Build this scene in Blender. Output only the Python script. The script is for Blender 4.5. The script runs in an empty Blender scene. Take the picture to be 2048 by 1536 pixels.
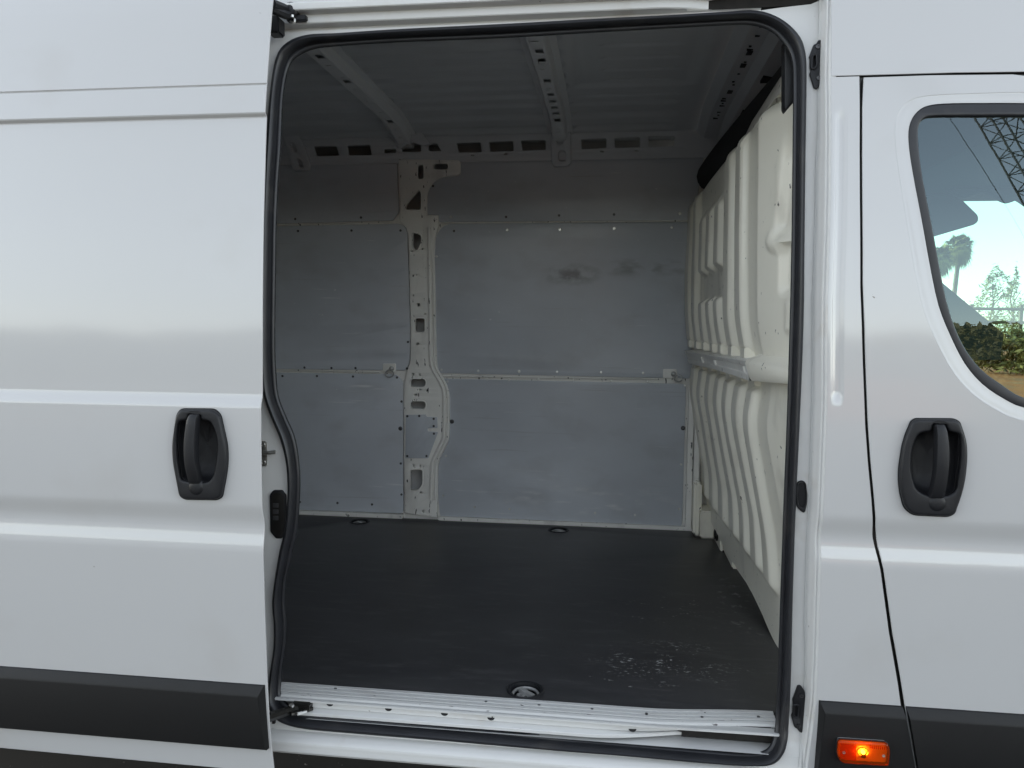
import bpy, bmesh, math, random
import numpy as np
from mathutils import Vector, Matrix, noise
random.seed(7)
R = math.radians
S = bpy.context.scene
COL = S.collection

# ------------------------------------------------------------------ camera, sky, sun, exposure
FOC, CAM = 1544.86, Vector((0.0, -1.829, 1.5218))
RX = Vector((0.99154983, 0.12944152, 0.00859351))
RD = Vector((0.01835550, -0.07441318, -0.99705855))
RF = Vector((-0.12842130, 0.98879097, -0.07616034))
cd = bpy.data.cameras.new("camera"); cam = bpy.data.objects.new("camera", cd); COL.objects.link(cam)
m = Matrix.Identity(4)
for i in range(3):
    m[i][0], m[i][1], m[i][2], m[i][3] = RX[i], -RD[i], -RF[i], CAM[i]
cam.matrix_world = m
cd.sensor_width = 36; cd.lens = FOC / 2048 * 36; cd.clip_start = 0.02; cd.clip_end = 3000
S.camera = cam

SUN_EL, SUN_AZ = R(13.5), R(-68)          # azimuth measured from +y (far side of the van) towards +x
w = bpy.data.worlds.new("World"); S.world = w; w.use_nodes = True
nt = w.node_tree; nt.nodes.clear()
sky = nt.nodes.new("ShaderNodeTexSky"); sky.sky_type = 'NISHITA'; sky.sun_disc = False
sky.sun_elevation = SUN_EL; sky.sun_rotation = SUN_AZ; sky.air_density = 1.0; sky.dust_density = 0.3; sky.ozone_density = 1.0
hs = nt.nodes.new("ShaderNodeHueSaturation"); hs.inputs['Saturation'].default_value = 0.38
bg = nt.nodes.new("ShaderNodeBackground"); bg.inputs['Strength'].default_value = 0.14
wo = nt.nodes.new("ShaderNodeOutputWorld")
nt.links.new(sky.outputs[0], hs.inputs['Color']); nt.links.new(hs.outputs[0], bg.inputs[0]); nt.links.new(bg.outputs[0], wo.inputs[0])
sd = bpy.data.lights.new("sun", 'SUN'); sd.energy = 2.4; sd.angle = R(0.6); sd.color = (1.0, 0.89, 0.73)
so = bpy.data.objects.new("sun", sd); COL.objects.link(so)
sv = Vector((math.sin(SUN_AZ) * math.cos(SUN_EL), math.cos(SUN_AZ) * math.cos(SUN_EL), math.sin(SUN_EL)))
so.rotation_euler = sv.to_track_quat('Z', 'Y').to_euler()
S.view_settings.view_transform = 'Standard'; S.view_settings.look = 'None'; S.view_settings.gamma = 1.0
S.view_settings.exposure = 1.97
S.cycles.max_bounces = 10; S.cycles.diffuse_bounces = 6; S.cycles.use_denoising = True

# ------------------------------------------------------------------ measuring: a sight line from the camera met with a plane of the van
def ray(px, py):
    return RX * ((px - 1024) / FOC) + RD * ((py - 768) / FOC) + RF
def Uy(px, py, y):
    d = ray(px, py); return CAM + d * ((y - CAM.y) / d.y)
def Uz(px, py, z):
    d = ray(px, py); return CAM + d * ((z - CAM.z) / d.z)
def Ux(px, py, x):
    d = ray(px, py); return CAM + d * ((x - CAM.x) / d.x)
_bz = np.array([.2, .38, .418, .604, .794, .98, 1.163, 1.341, 1.575, 1.75, 2.013, 2.29, 2.5, 2.7])
_bv = np.array([.06, .041, .036, .016, .008, .003, 0, .003, .012, .023, .049, .100, .17, .30])
_fz = np.linspace(.2, 2.7, 501); _fb = np.interp(_fz, _bz, _bv)
_k = np.exp(-np.linspace(-2.5, 2.5, 61) ** 2); _k /= _k.sum()
_fb = np.convolve(np.pad(_fb, 30, mode='edge'), _k, mode='valid')
def B(z): return float(np.interp(z, _fz, _fb))                 # barrel shape of the body side
def W(z): return 1.95 - 0.075 * max(0, (z - 1.28) / 1.05) ** 1.6   # inner far wall
def Ub(px, py, off=0.0):
    y = off
    for _ in range(8):
        p = Uy(px, py, y); y = off + B(p.z)
    return p
def Uw(px, py, off=0.0):
    y = 1.95
    for _ in range(8):
        p = Uy(px, py, y + off); y = W(p.z)
    return p
def glass_y(z): return .026 + .07 * max(0, z - 1.30) ** 2
def xz(pts, f): return [(q.x, q.z, *p[2:]) for p, q in ((p, f(*p[:2])) for p in pts)]
def smooth(a, b, t):
    t = min(1, max(0, (t - a) / (b - a))); return t * t * (3 - 2 * t)

# ------------------------------------------------------------------ materials
def mat(name, col, rough=0.5, metal=0.0, coat=0.0, spec=0.5, vary=0.0, vscale=6.0, chips=None, dirt=None, bump=0.0, bscale=200.0, stretch=(1, 1, 1)):
    M = bpy.data.materials.new(name); M.use_nodes = True; n = M.node_tree; L = n.links
    p = n.nodes["Principled BSDF"]
    p.inputs['Base Color'].default_value = (*col, 1); p.inputs['Roughness'].default_value = rough
    p.inputs['Metallic'].default_value = metal; p.inputs['Coat Weight'].default_value = coat; p.inputs['Coat Roughness'].default_value = 0.075; p.inputs['Coat IOR'].default_value = 1.6
    p.inputs['Specular IOR Level'].default_value = spec
    tc = n.nodes.new("ShaderNodeTexCoord"); mp = n.nodes.new("ShaderNodeMapping"); mp.inputs['Scale'].default_value = stretch
    L.new(tc.outputs['Object'], mp.inputs[0]); vec = mp.outputs[0]
    last = None
    def mixin(fac, c2, src):
        mx = n.nodes.new("ShaderNodeMix"); mx.data_type = 'RGBA'
        if src is None: mx.inputs[6].default_value = (*col, 1)
        else: L.new(src, mx.inputs[6])
        mx.inputs[7].default_value = (*c2, 1); L.new(fac, mx.inputs[0]); return mx.outputs[2]
    def nz(scale, lo, hi, detail=4, top=1.0, v=None):
        t = n.nodes.new("ShaderNodeTexNoise"); t.inputs['Scale'].default_value = scale; t.inputs['Detail'].default_value = detail
        L.new(v or vec, t.inputs['Vector'])
        r = n.nodes.new("ShaderNodeMapRange"); r.inputs[1].default_value = lo; r.inputs[2].default_value = hi; r.inputs[4].default_value = top
        L.new(t.outputs[0], r.inputs[0]); return r.outputs[0], t.outputs[0]
    if vary:
        f, _ = nz(vscale, .3, .7, 5); last = mixin(f, tuple(c * (1 - vary) for c in col), last)
    if dirt:
        c2, sc, lo, hi, top = dirt; f, _ = nz(sc, lo, hi, 6, top); last = mixin(f, c2, last)
    if chips:
        c2, sc, lo, hi = chips; f, _ = nz(sc, lo, hi, 8); last = mixin(f, c2, last)
    if last is not None: L.new(last, p.inputs['Base Color'])
    if bump:
        b = n.nodes.new("ShaderNodeBump"); b.inputs['Strength'].default_value = bump; b.inputs['Distance'].default_value = 0.001
        _, h = nz(bscale, 0, 1, 3, 1.0, tc.outputs['Object']); L.new(h, b.inputs['Height']); L.new(b.outputs[0], p.inputs['Normal'])
    M['p'] = 1
    return M
M = {}
M['paint'] = mat('white_paint', (.535, .535, .535), .28, coat=1.0, vary=.02, vscale=1.5, dirt=((.40, .37, .33), 3.5, .58, .85, .28), chips=((.18, .16, .14), 30, .765, .78), bump=.015, bscale=900)  # body white held down in tone to balance the dim load bay
M['jamb'] = mat('white_jamb_paint', (.66, .66, .65), .4, coat=.25, vary=.03, dirt=((.42, .36, .29), 9, .58, .8, .45), chips=((.12, .10, .09), 60, .735, .76))
M['steel'] = mat('interior_grey_white_steel', (.82, .81, .77), .42, vary=.05, dirt=((.33, .31, .29), 7, .55, .8, .5), chips=((.05, .05, .05), 42, .655, .69), stretch=(1.6, 1, .55))  # same van paint, lightened to stand in for missing bay light
M['bowsteel'] = mat('roof_bow_steel', (.76, .77, .79), .42, vary=.06, vscale=3)  # interior paint for the bows, dimmed less than the roof sheet
M['dimsteel'] = mat('dimmed_interior_steel', (.63, .65, .68), .5, vary=.06, vscale=3)  # interior paint darkened to imitate the weaker light near the roof
M['bulk'] = mat('cream_bulkhead_paint', (.90, .87, .76), .34, coat=.15, vary=.04, dirt=((.36, .33, .28), 6, .60, .82, .5), chips=((.06, .05, .05), 48, .69, .72), stretch=(1, 1.6, .6))
M['ply'] = mat('grey_plywood_lining', (.55, .58, .625), .30, vary=.16, vscale=2.2, dirt=((.34, .34, .35), 5.5, .52, .80, .45), chips=((.80, .80, .80), 40, .715, .80), bump=.25, bscale=420, stretch=(.8, 1, 1.3))
M['rubber'] = mat('black_rubber', (.020, .021, .025), .42, vary=.25, vscale=20, dirt=((.10, .092, .082), 9, .56, .82, .45), bump=.1, bscale=300)
M['plastic'] = mat('black_plastic', (.012, .0125, .015), .46, spec=.4, vary=.15, vscale=15, bump=.3, bscale=900)
M['clad'] = mat('black_textured_cladding', (.007, .007, .0075), .5, spec=.4, vary=.12, vscale=14, bump=.5, bscale=1100)
M['grease'] = mat('greasy_black_steel', (.012, .011, .010), .35, vary=.5, vscale=40)
M['foam'] = mat('black_foam', (.012, .012, .014), .8)
M['alu'] = mat('white_painted_sill_trim', (.60, .60, .59), .36, vary=.05, dirt=((.32, .29, .27), 14, .55, .8, .5), chips=((.10, .09, .09), 70, .69, .72), stretch=(.5, 2, 1))
M['groove'] = mat('groove_shade', (.17, .165, .16), .8, vary=.4, vscale=25)  # dark tone painted in as groove shading
M['zinc'] = mat('zinc_plated_steel', (.62, .61, .58), .3, metal=1.0, vary=.25, vscale=60)
M['ring'] = mat('bright_tie_ring', (.50, .50, .49), .32, metal=.45, vary=.3, vscale=50)
M['screw'] = mat('bright_rivet', (.66, .66, .64), .3, metal=.8)
M['darkscrew'] = mat('dark_rivet', (.10, .10, .105), .35, metal=.8)
M['cab'] = mat('dark_cab_plastic', (.007, .0075, .009), .6, vary=.2)
M['gap_shade'] = mat('track_gap_shade', (.018, .016, .014), .9, vary=.6, vscale=30)  # dark tone standing in for shade inside the track gaps
M['tyre'] = mat('tyre_rubber', (.018, .018, .018), .8)
M['under'] = mat('underbody_coating', (.03, .03, .03), .85)

def floor_material():
    Mt = mat('black_floor_ply', (.036, .036, .039), .42, vary=.25, vscale=5, bump=.35, bscale=500)
    n = Mt.node_tree; L = n.links; p = n.nodes["Principled BSDF"]; src = p.inputs['Base Color'].links[0].from_socket
    tc = n.nodes.new("ShaderNodeTexCoord")
    def blob(cx, cy, sx, sy):
        mp = n.nodes.new("ShaderNodeMapping"); mp.inputs['Location'].default_value = (-cx / sx, -cy / sy, 0); mp.inputs['Scale'].default_value = (1 / sx, 1 / sy, 0)
        L.new(tc.outputs['Object'], mp.inputs[0]); ln = n.nodes.new("ShaderNodeVectorMath"); ln.operation = 'LENGTH'; L.new(mp.outputs[0], ln.inputs[0])
        r = n.nodes.new("ShaderNodeMapRange"); r.inputs[1].default_value = 1.0; r.inputs[2].default_value = 0.25; L.new(ln.outputs['Value'], r.inputs[0]); return r.outputs[0]
    def streak(sx, sy, sc, lo, hi):
        mp = n.nodes.new("ShaderNodeMapping"); mp.inputs['Scale'].default_value = (sx, sy, 1); mp.inputs['Rotation'].default_value = (0, 0, .3)
        L.new(tc.outputs['Object'], mp.inputs[0]); t = n.nodes.new("ShaderNodeTexNoise"); t.inputs['Scale'].default_value = sc; t.inputs['Detail'].default_value = 7; t.inputs['Roughness'].default_value = .7
        L.new(mp.outputs[0], t.inputs[0]); r = n.nodes.new("ShaderNodeMapRange"); r.inputs[1].default_value = lo; r.inputs[2].default_value = hi; L.new(t.outputs[0], r.inputs[0]); return r.outputs[0]
    def mul(a, b):
        q = n.nodes.new("ShaderNodeMath"); q.operation = 'MULTIPLY'; L.new(a, q.inputs[0]); L.new(b, q.inputs[1]); q.use_clamp = True; return q.outputs[0]
    def add(a, b):
        q = n.nodes.new("ShaderNodeMath"); q.operation = 'ADD'; L.new(a, q.inputs[0]); L.new(b, q.inputs[1]); q.use_clamp = True; return q.outputs[0]
    patch = streak(1, 1.6, 7, .47, .62)
    marks = mul(mul(blob(.17, .42, .27, .19), patch), streak(1, 1.5, 62, .565, .62))
    marks = add(marks, mul(mul(blob(.24, .80, .28, .36), patch), streak(1, 2.4, 48, .60, .68)))
    marks = add(marks, mul(blob(-.02, .26, .12, .05), streak(.5, 1.2, 40, .64, .68)))
    marks = add(marks, mul(blob(.46, .95, .10, .40), streak(1, 1, 24, .56, .85)))
    faint = streak(.6, 2.5, 12, .52, .92)
    for f, c in ((faint, (.085, .085, .088)), (marks, (.66, .66, .65))):
        mx = n.nodes.new("ShaderNodeMix"); mx.data_type = 'RGBA'; L.new(src, mx.inputs[6]); mx.inputs[7].default_value = (*c, 1); L.new(f, mx.inputs[0]); src = mx.outputs[2]
    L.new(src, p.inputs['Base Color']); return Mt
M['floor'] = floor_material()
def ply_marks():
    n = M['ply'].node_tree; L = n.links; p = n.nodes["Principled BSDF"]; src = p.inputs['Base Color'].links[0].from_socket; tc = n.nodes.new("ShaderNodeTexCoord")
    def blob(cx, cz, sx, sz):
        mp = n.nodes.new("ShaderNodeMapping"); mp.inputs['Location'].default_value = (-cx / sx, 0, -cz / sz); mp.inputs['Scale'].default_value = (1 / sx, 0, 1 / sz); L.new(tc.outputs['Object'], mp.inputs[0])
        ln = n.nodes.new("ShaderNodeVectorMath"); ln.operation = 'LENGTH'; L.new(mp.outputs[0], ln.inputs[0]); r = n.nodes.new("ShaderNodeMapRange"); r.inputs[1].default_value = 1; r.inputs[2].default_value = .2; L.new(ln.outputs['Value'], r.inputs[0]); return r.outputs[0]
    def streak(sx, sz, sc, lo, hi, rot=0):
        mp = n.nodes.new("ShaderNodeMapping"); mp.inputs['Scale'].default_value = (sx, 1, sz); mp.inputs['Rotation'].default_value = (0, rot, 0); L.new(tc.outputs['Object'], mp.inputs[0])
        t = n.nodes.new("ShaderNodeTexNoise"); t.inputs['Scale'].default_value = sc; t.inputs['Detail'].default_value = 6; L.new(mp.outputs[0], t.inputs[0]); r = n.nodes.new("ShaderNodeMapRange"); r.inputs[1].default_value = lo; r.inputs[2].default_value = hi; L.new(t.outputs[0], r.inputs[0]); return r.outputs[0]
    def mul(a, b):
        q = n.nodes.new("ShaderNodeMath"); q.operation = 'MULTIPLY'; q.use_clamp = True; L.new(a, q.inputs[0]); L.new(b, q.inputs[1]); return q.outputs[0]
    for f, c in ((mul(blob(-.20, 1.765, .16, .06), streak(1, 1.5, 16, .42, .60)), (.22, .22, .23)), (mul(blob(.12, 1.80, .36, .05), streak(.7, 2, 12, .46, .68)), (.26, .26, .27)),
                 (mul(blob(-.1, .66, .6, .10), streak(.5, 2, 14, .56, .80)), (.74, .74, .74)), (streak(.25, 6, 9, .66, .80, .5), (.40, .41, .43)), (streak(.3, 5, 11, .68, .80, -.35), (.70, .71, .72))):
        mx = n.nodes.new("ShaderNodeMix"); mx.data_type = 'RGBA'; L.new(src, mx.inputs[6]); mx.inputs[7].default_value = (*c, 1); L.new(f, mx.inputs[0]); src = mx.outputs[2]
    L.new(src, p.inputs['Base Color'])
ply_marks()

def glass_material(name, tint, ior=1.5, gloss=1.9):
    Mt = bpy.data.materials.new(name); Mt.use_nodes = True; n = Mt.node_tree; L = n.links; n.nodes.clear()
    o = n.nodes.new("ShaderNodeOutputMaterial"); mx = n.nodes.new("ShaderNodeMixShader"); tr = n.nodes.new("ShaderNodeBsdfTransparent"); gl = n.nodes.new("ShaderNodeBsdfGlossy")
    fr = n.nodes.new("ShaderNodeFresnel"); fr.inputs[0].default_value = ior
    tr.inputs[0].default_value = (*tint, 1); gl.inputs['Roughness'].default_value = 0.0; gl.inputs[0].default_value = (.72, .90, 1.0, 1)
    ma = n.nodes.new("ShaderNodeMath"); ma.operation = 'MULTIPLY'; ma.inputs[1].default_value = gloss; ma.use_clamp = True; L.new(fr.outputs[0], ma.inputs[0])
    L.new(ma.outputs[0], mx.inputs[0]); L.new(tr.outputs[0], mx.inputs[1]); L.new(gl.outputs[0], mx.inputs[2]); L.new(mx.outputs[0], o.inputs[0]); return Mt
M['glass'] = glass_material('tinted_window_glass', (.46, .71, .62), 1.6)
M['screenglass'] = glass_material('clear_screen_glass', (.80, .93, .87), 1.5, .25)
def lamp_material():
    Mt = mat('amber_lens', (.62, .07, .002), .12, coat=1.0); n = Mt.node_tree; L = n.links; p = n.nodes["Principled BSDF"]; o = n.nodes["Material Output"]
    tr = n.nodes.new("ShaderNodeBsdfTransparent"); tr.inputs[0].default_value = (1, .34, .045, 1); mx = n.nodes.new("ShaderNodeMixShader"); mx.inputs[0].default_value = .28
    L.new(tr.outputs[0], mx.inputs[1]); L.new(p.outputs[0], mx.inputs[2]); L.new(mx.outputs[0], o.inputs[0]); return Mt
M['reflector'] = mat('lamp_reflector', (.75, .72, .68), .35)
M['lens'] = lamp_material()
def glow_material():
    Mt = mat('lit_bulb', (1, .6, .2), .3); p = Mt.node_tree.nodes["Principled BSDF"]
    p.inputs['Emission Color'].default_value = (1, .45, .08, 1); p.inputs['Emission Strength'].default_value = 24; return Mt
M['bulb'] = glow_material()

# ------------------------------------------------------------------ builders
def place(name, me, mt, parent):
    o = bpy.data.objects.new(name, me); COL.objects.link(o)
    if mt is not None and not me.materials: me.materials.append(mt)
    if parent is not None:
        o.parent = parent; o.matrix_parent_inverse = Matrix.Translation(-root_loc(parent))
    return o
def root_loc(o):
    v = Vector(o.location)
    while o.parent is not None:
        v += o.matrix_parent_inverse.translation; o = o.parent; v += Vector(o.location)
    return v
def finish(me, ang=32):
    for p in me.polygons: p.use_smooth = True
    me.set_sharp_from_angle(angle=R(ang))
def mesh(name, verts, faces, mt, parent, ang=32, recalc=False):
    me = bpy.data.meshes.new(name); me.from_pydata([tuple(v) for v in verts], [], faces)
    if recalc:
        bm = bmesh.new(); bm.from_mesh(me); bmesh.ops.recalc_face_normals(bm, faces=bm.faces); bm.to_mesh(me); bm.free()
    finish(me, ang); return place(name, me, mt, parent)
def join(parts):                                               # several (verts, faces) into one
    V, F = [], []
    for v, f in parts:
        k = len(V); V += list(v); F += [tuple(i + k for i in q) for q in f]
    return V, F
def box(x0, x1, y0, y1, z0, z1, b=0.0):
    bm = bmesh.new(); bmesh.ops.create_cube(bm, size=1)
    for v in bm.verts:
        v.co = Vector(((x0 + x1) / 2 + v.co.x * (x1 - x0), (y0 + y1) / 2 + v.co.y * (y1 - y0), (z0 + z1) / 2 + v.co.z * (z1 - z0)))
    if b: bmesh.ops.bevel(bm, geom=list(bm.edges), offset=b, segments=2, affect='EDGES')
    bm.verts.index_update(); V = [v.co.copy() for v in bm.verts]; F = [tuple(v.index for v in f.verts) for f in bm.faces]; bm.free(); return V, F
def tube(pts, r, n=8, closed=False, rr=None):
    pts = [Vector(p) for p in pts]; V, F = [], []; N = len(pts); prev = None
    for i, p in enumerate(pts):
        a = pts[(i - 1) % N] if (closed or i > 0) else p; c = pts[(i + 1) % N] if (closed or i < N - 1) else p
        t = (c - a).normalized()
        u = (prev - t * prev.dot(t)).normalized() if prev is not None else t.orthogonal().normalized()
        prev = u; v = t.cross(u); q = rr[i] if rr else r
        V += [p + (u * math.cos(6.2832 * k / n) + v * math.sin(6.2832 * k / n)) * q for k in range(n)]
    for i in range(N if closed else N - 1):
        j = (i + 1) % N
        F += [(i * n + k, i * n + (k + 1) % n, j * n + (k + 1) % n, j * n + k) for k in range(n)]
    if not closed:
        F += [tuple(range(n))[::-1], tuple((N - 1) * n + k for k in range(n))]
    return V, F
def lathe(center, axis, prof, n=20):                            # prof: (radius, height along axis)
    c = Vector(center); t = Vector(axis).normalized(); u = t.orthogonal().normalized(); v = t.cross(u); V, F = [], []
    for r, h in prof: V += [c + t * h + (u * math.cos(6.2832 * k / n) + v * math.sin(6.2832 * k / n)) * r for k in range(n)]
    for i in range(len(prof) - 1): F += [(i * n + k, i * n + (k + 1) % n, (i + 1) * n + (k + 1) % n, (i + 1) * n + k) for k in range(n)]
    F += [tuple(range(n))[::-1], tuple((len(prof) - 1) * n + k for k in range(n))]
    return V, F
def grid(fn, nu, nv):
    V = [fn(i / nu, j / nv) for i in range(nu + 1) for j in range(nv + 1)]
    F = [(i * (nv + 1) + j, (i + 1) * (nv + 1) + j, (i + 1) * (nv + 1) + j + 1, i * (nv + 1) + j + 1) for i in range(nu) for j in range(nv)]
    return V, F
def extrude_x(prof, x0, x1, n=1, dy=None):                      # prof in (y, z)
    V, F = [], []; k = len(prof)
    for i in range(n + 1):
        x = x0 + (x1 - x0) * i / n
        for j, (y, z) in enumerate(prof): V.append(Vector((x, y + (dy(x, j) if dy else 0), z)))
    for i in range(n):
        F += [(i * k + j, (i + 1) * k + j, (i + 1) * k + j + 1, i * k + j + 1) for j in range(k - 1)]
    return V, F
def fillet(pts, r, n=5):
    out = []; N = len(pts)
    for i in range(N):
        p = Vector((*pts[i][:2], 0)); a = Vector((*pts[i - 1][:2], 0)) - p; c = Vector((*pts[(i + 1) % N][:2], 0)) - p
        rr = pts[i][2] if len(pts[i]) > 2 else r
        q = min(rr, a.length * .48, c.length * .48)
        s, e = p + a.normalized() * q, p + c.normalized() * q
        for k in range(n + 1):
            t = k / n; v = s * (1 - t) ** 2 + p * 2 * t * (1 - t) + e * t * t; out.append((v.x, v.y))
    return out
def catmull(pts, closed=True, per=6):
    P = [Vector(p) for p in pts]; N = len(P); out = []
    for i in range(N if closed else N - 1):
        g = lambda k: P[k % N] if closed else P[min(max(k, 0), N - 1)]
        a, b, c, d = g(i - 1), g(i), g(i + 1), g(i + 2)
        for k in range(per):
            t = k / per
            out.append(.5 * ((2 * b) + (c - a) * t + (2 * a - 5 * b + 4 * c - d) * t * t + (3 * b - a - 3 * c + d) * t ** 3))
    if not closed: out.append(P[-1])
    return out
def ell(cx, cz, rx, rz, n=14): return [(cx + rx * math.cos(6.2832 * k / n), cz + rz * math.sin(6.2832 * k / n)) for k in range(n)]
def plate_mesh(outer, holes, thick, bevel, res=1):
    cu = bpy.data.curves.new("outline", 'CURVE'); cu.dimensions = '2D'; cu.fill_mode = 'BOTH'
    cu.extrude = max(thick / 2 - bevel, 1e-5); cu.bevel_depth = bevel; cu.bevel_resolution = res; cu.offset = -bevel
    for pts in [outer] + list(holes):
        s = cu.splines.new('POLY'); s.points.add(len(pts) - 1)
        for q, p in zip(s.points, pts): q.co = (p[0], p[1], 0, 1)
        s.use_cyclic_u = True
    o = bpy.data.objects.new("outline", cu); COL.objects.link(o)
    me = bpy.data.meshes.new_from_object(o.evaluated_get(bpy.context.evaluated_depsgraph_get()))
    bpy.data.objects.remove(o); bpy.data.curves.remove(cu); return me
def plate(name, outer, holes, y, thick, bevel, mt, parent, bend=None, cuts=(), flat='xz', ang=32, res=1, xcuts=()):
    """flat sheet with rounded edges; its front face at y (flat='xz') or its top at z=y (flat='xy')"""
    me = plate_mesh(outer, holes, thick, bevel, res)
    bm = bmesh.new(); bm.from_mesh(me)
    for c in cuts: bmesh.ops.bisect_plane(bm, geom=bm.verts[:] + bm.edges[:] + bm.faces[:], plane_co=(0, c, 0), plane_no=(0, 1, 0))
    for c in xcuts: bmesh.ops.bisect_plane(bm, geom=bm.verts[:] + bm.edges[:] + bm.faces[:], plane_co=(c, 0, 0), plane_no=(1, 0, 0))
    for v in bm.verts:
        a, b, c = v.co
        if flat == 'xz': v.co = Vector((a, y + thick / 2 - c + (bend(a, b) if bend else 0), b))
        else: v.co = Vector((a, b, y - thick / 2 + c + (bend(a, b) if bend else 0)))
    bmesh.ops.remove_doubles(bm, verts=bm.verts, dist=1e-6)
    bm.normal_update(); bm.to_mesh(me); bm.free(); me.name = name; me.materials.clear(); finish(me, ang)
    return place(name, me, mt, parent)
def frange(a, b, s): return [a + s * i for i in range(int((b - a) / s) + 1)]

# ------------------------------------------------------------------ the van
van = bpy.data.objects.new("cargo_van", None); COL.objects.link(van); van.location = (-.8, 1.0, 0)
van['label'] = "white cargo van with its side sliding door open on an empty grey lined load bay"; van['category'] = "van"

ZS = [Ub(300, v, -.114).z for v in (785, 812)] + [Ub(530, v, -.114).z for v in (168, 224, 233)]   # pressed lines of the sliding door
ZT = [Ub(525, 1371, -.118).z, Ub(535, 1503, -.130).z]
def crease(z, slide):                                          # outward is positive
    e = 0.0
    e -= .0105 * (smooth(1.094, 1.036, z) if z > 1.036 else 1 - smooth(1.034, .970, z))
    if slide:
        e -= .009 * (smooth(ZS[1], ZS[0], z) * (1 - smooth(ZS[4], ZS[3], z)))
        e -= .003 * max(0, 1 - abs(z - ZS[2]) / .0028)
    return e
CUTS = sorted(set([round(v, 4) for v in frange(.42, 2.32, .06) + frange(.975, 1.105, .006) + frange(ZS[1] - .006, ZS[0] + .006, .005) + frange(ZS[4] - .004, ZS[3] + .004, .003) + [ZS[2] + d for d in (-.003, -.0015, 0, .0015, .003)]]))
bend_slide = lambda x, z: B(z) - crease(z, True)
bend_body = lambda x, z: B(z) - crease(z, False)

# -- load bay shell (closed, so that daylight only enters by the side door)
V, F = join([box(-3.3, .55, 2.035, 2.06, .3, 2.52), box(-3.33, -3.3, 0.0, 2.06, .3, 2.52), box(-3.3, 1.5, .12, 2.06, 2.50, 2.53), box(-3.3, 1.5, .12, .135, 2.33, 2.53), box(-3.3, .6, .135, .22, 2.40, 2.50),
             box(-3.3, -.92, .10, .12, .45, 2.52), box(-3.3, -.92, .12, .2, 2.3, 2.5)])
mesh('body_shell', V, F, M['paint'], van)
V, F = join([box(-3.3, 1.9, .10, 1.98, .36, .47), box(-2.2, 1.2, .55, .72, .22, .36), box(-2.2, 1.2, 1.3, 1.47, .22, .36)])
mesh('underbody', V, F, M['under'], van)
plate('side_panel', [(-3.33, .40), (-1.02, .40), (-1.02, 2.31), (-3.33, 2.31)], [], 0.0, .012, .003, M['paint'], van, bend=bend_body, cuts=CUTS)

# -- roof lining: corrugated sheet, bows, header, pierced rail
def roofz(y): return 2.462 - .055 * smooth(1.55, 1.95, y) - .05 * (1 - smooth(.15, .5, y))
def roof_fn(u, v):
    x = -3.2 + 3.8 * u; y = .13 + 1.86 * v
    t = (y - .2) / .128; rib = smooth(.25, .42, t % 1) * (1 - smooth(.62, .8, t % 1))
    rear = 1.0 - smooth(-.215, -.20, x)
    nar = math.exp(-((t % 1) - .5) ** 2 / .006)
    inner = smooth(-.17, -.15, x) * (1 - smooth(.27, .30, x)) * smooth(.3, .34, y) * (1 - smooth(1.30, 1.34, y))
    fr = smooth(-.05, -.04, x) * (1 - smooth(.2, .21, x)) * smooth(.3, .34, y) * (1 - smooth(1.28, 1.3, y)) * nar
    tail = smooth(1.42, 1.44, y) * smooth(-.2, -.18, x) * (1 - smooth(.22, .25, x))
    return Vector((x, y, roofz(y) + .015 * rib * max(rear, tail) + .012 * inner + .010 * fr))
mesh('roof_panel', *grid(roof_fn, 220, 230), M['dimsteel'], van, ang=60)

def bow(xc, wid, holes, name='roof_bow'):
    y0, y1 = .14, 1.90
    sec = [(-wid, 0.006), (-wid, .0), (-wid * .62, -.002), (-wid * .50, -.034), (-wid * .42, -.038)]
    def half(sgn):
        n = 26; V, F = [], []
        for i in range(n + 1):
            y = y0 + (y1 - y0) * i / n
            V += [Vector((xc + sgn * a, y, roofz(y) - .002 + h)) for a, h in sec]
        k = len(sec)
        for i in range(n): F += [(i * k + j, i * k + j + 1, (i + 1) * k + j + 1, (i + 1) * k + j) for j in range(k - 1)]
        return V, F
    V, F = join([half(-1), half(1)])
    o = mesh(name, V, F, M['bowsteel'], van, recalc=True)
    hw = wid * .43
    hol = [[(xc + dx - a, y - b), (xc + dx + a, y - b), (xc + dx + a, y + b), (xc + dx - a, y + b)] for (dx, y, a, b) in holes]
    plate('bow_face', [(xc - hw, y0), (xc + hw, y0), (xc + hw, y1), (xc - hw, y1)], hol, 0, .0025, .0005, M['bowsteel'], o,
          bend=lambda x, y: roofz(y) - .038, cuts=frange(y0 + .05, y1, .07), flat='xy')
    return o
def slots(xc_off, seed, rng=(.5, 1.8)):
    r = random.Random(seed); out = []; y = rng[0]
    while y < rng[1]:
        k = r.choice([0, 0, 0, 1])
        out.append((xc_off + (.004 if k else r.uniform(-.006, .006)), y, .013 if k else r.choice([.006, .010, .014]), .018 if k else .0035))
        y += (.09 if k else r.choice([.03, .035, .05, .09, .13]))
    return out
bow(-1.71, .062, slots(0, 1)); bow(-1.005, .062, slots(0, 2)); bow(-.262, .060, slots(0, 3)); bow(-2.42, .062, [])
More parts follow.
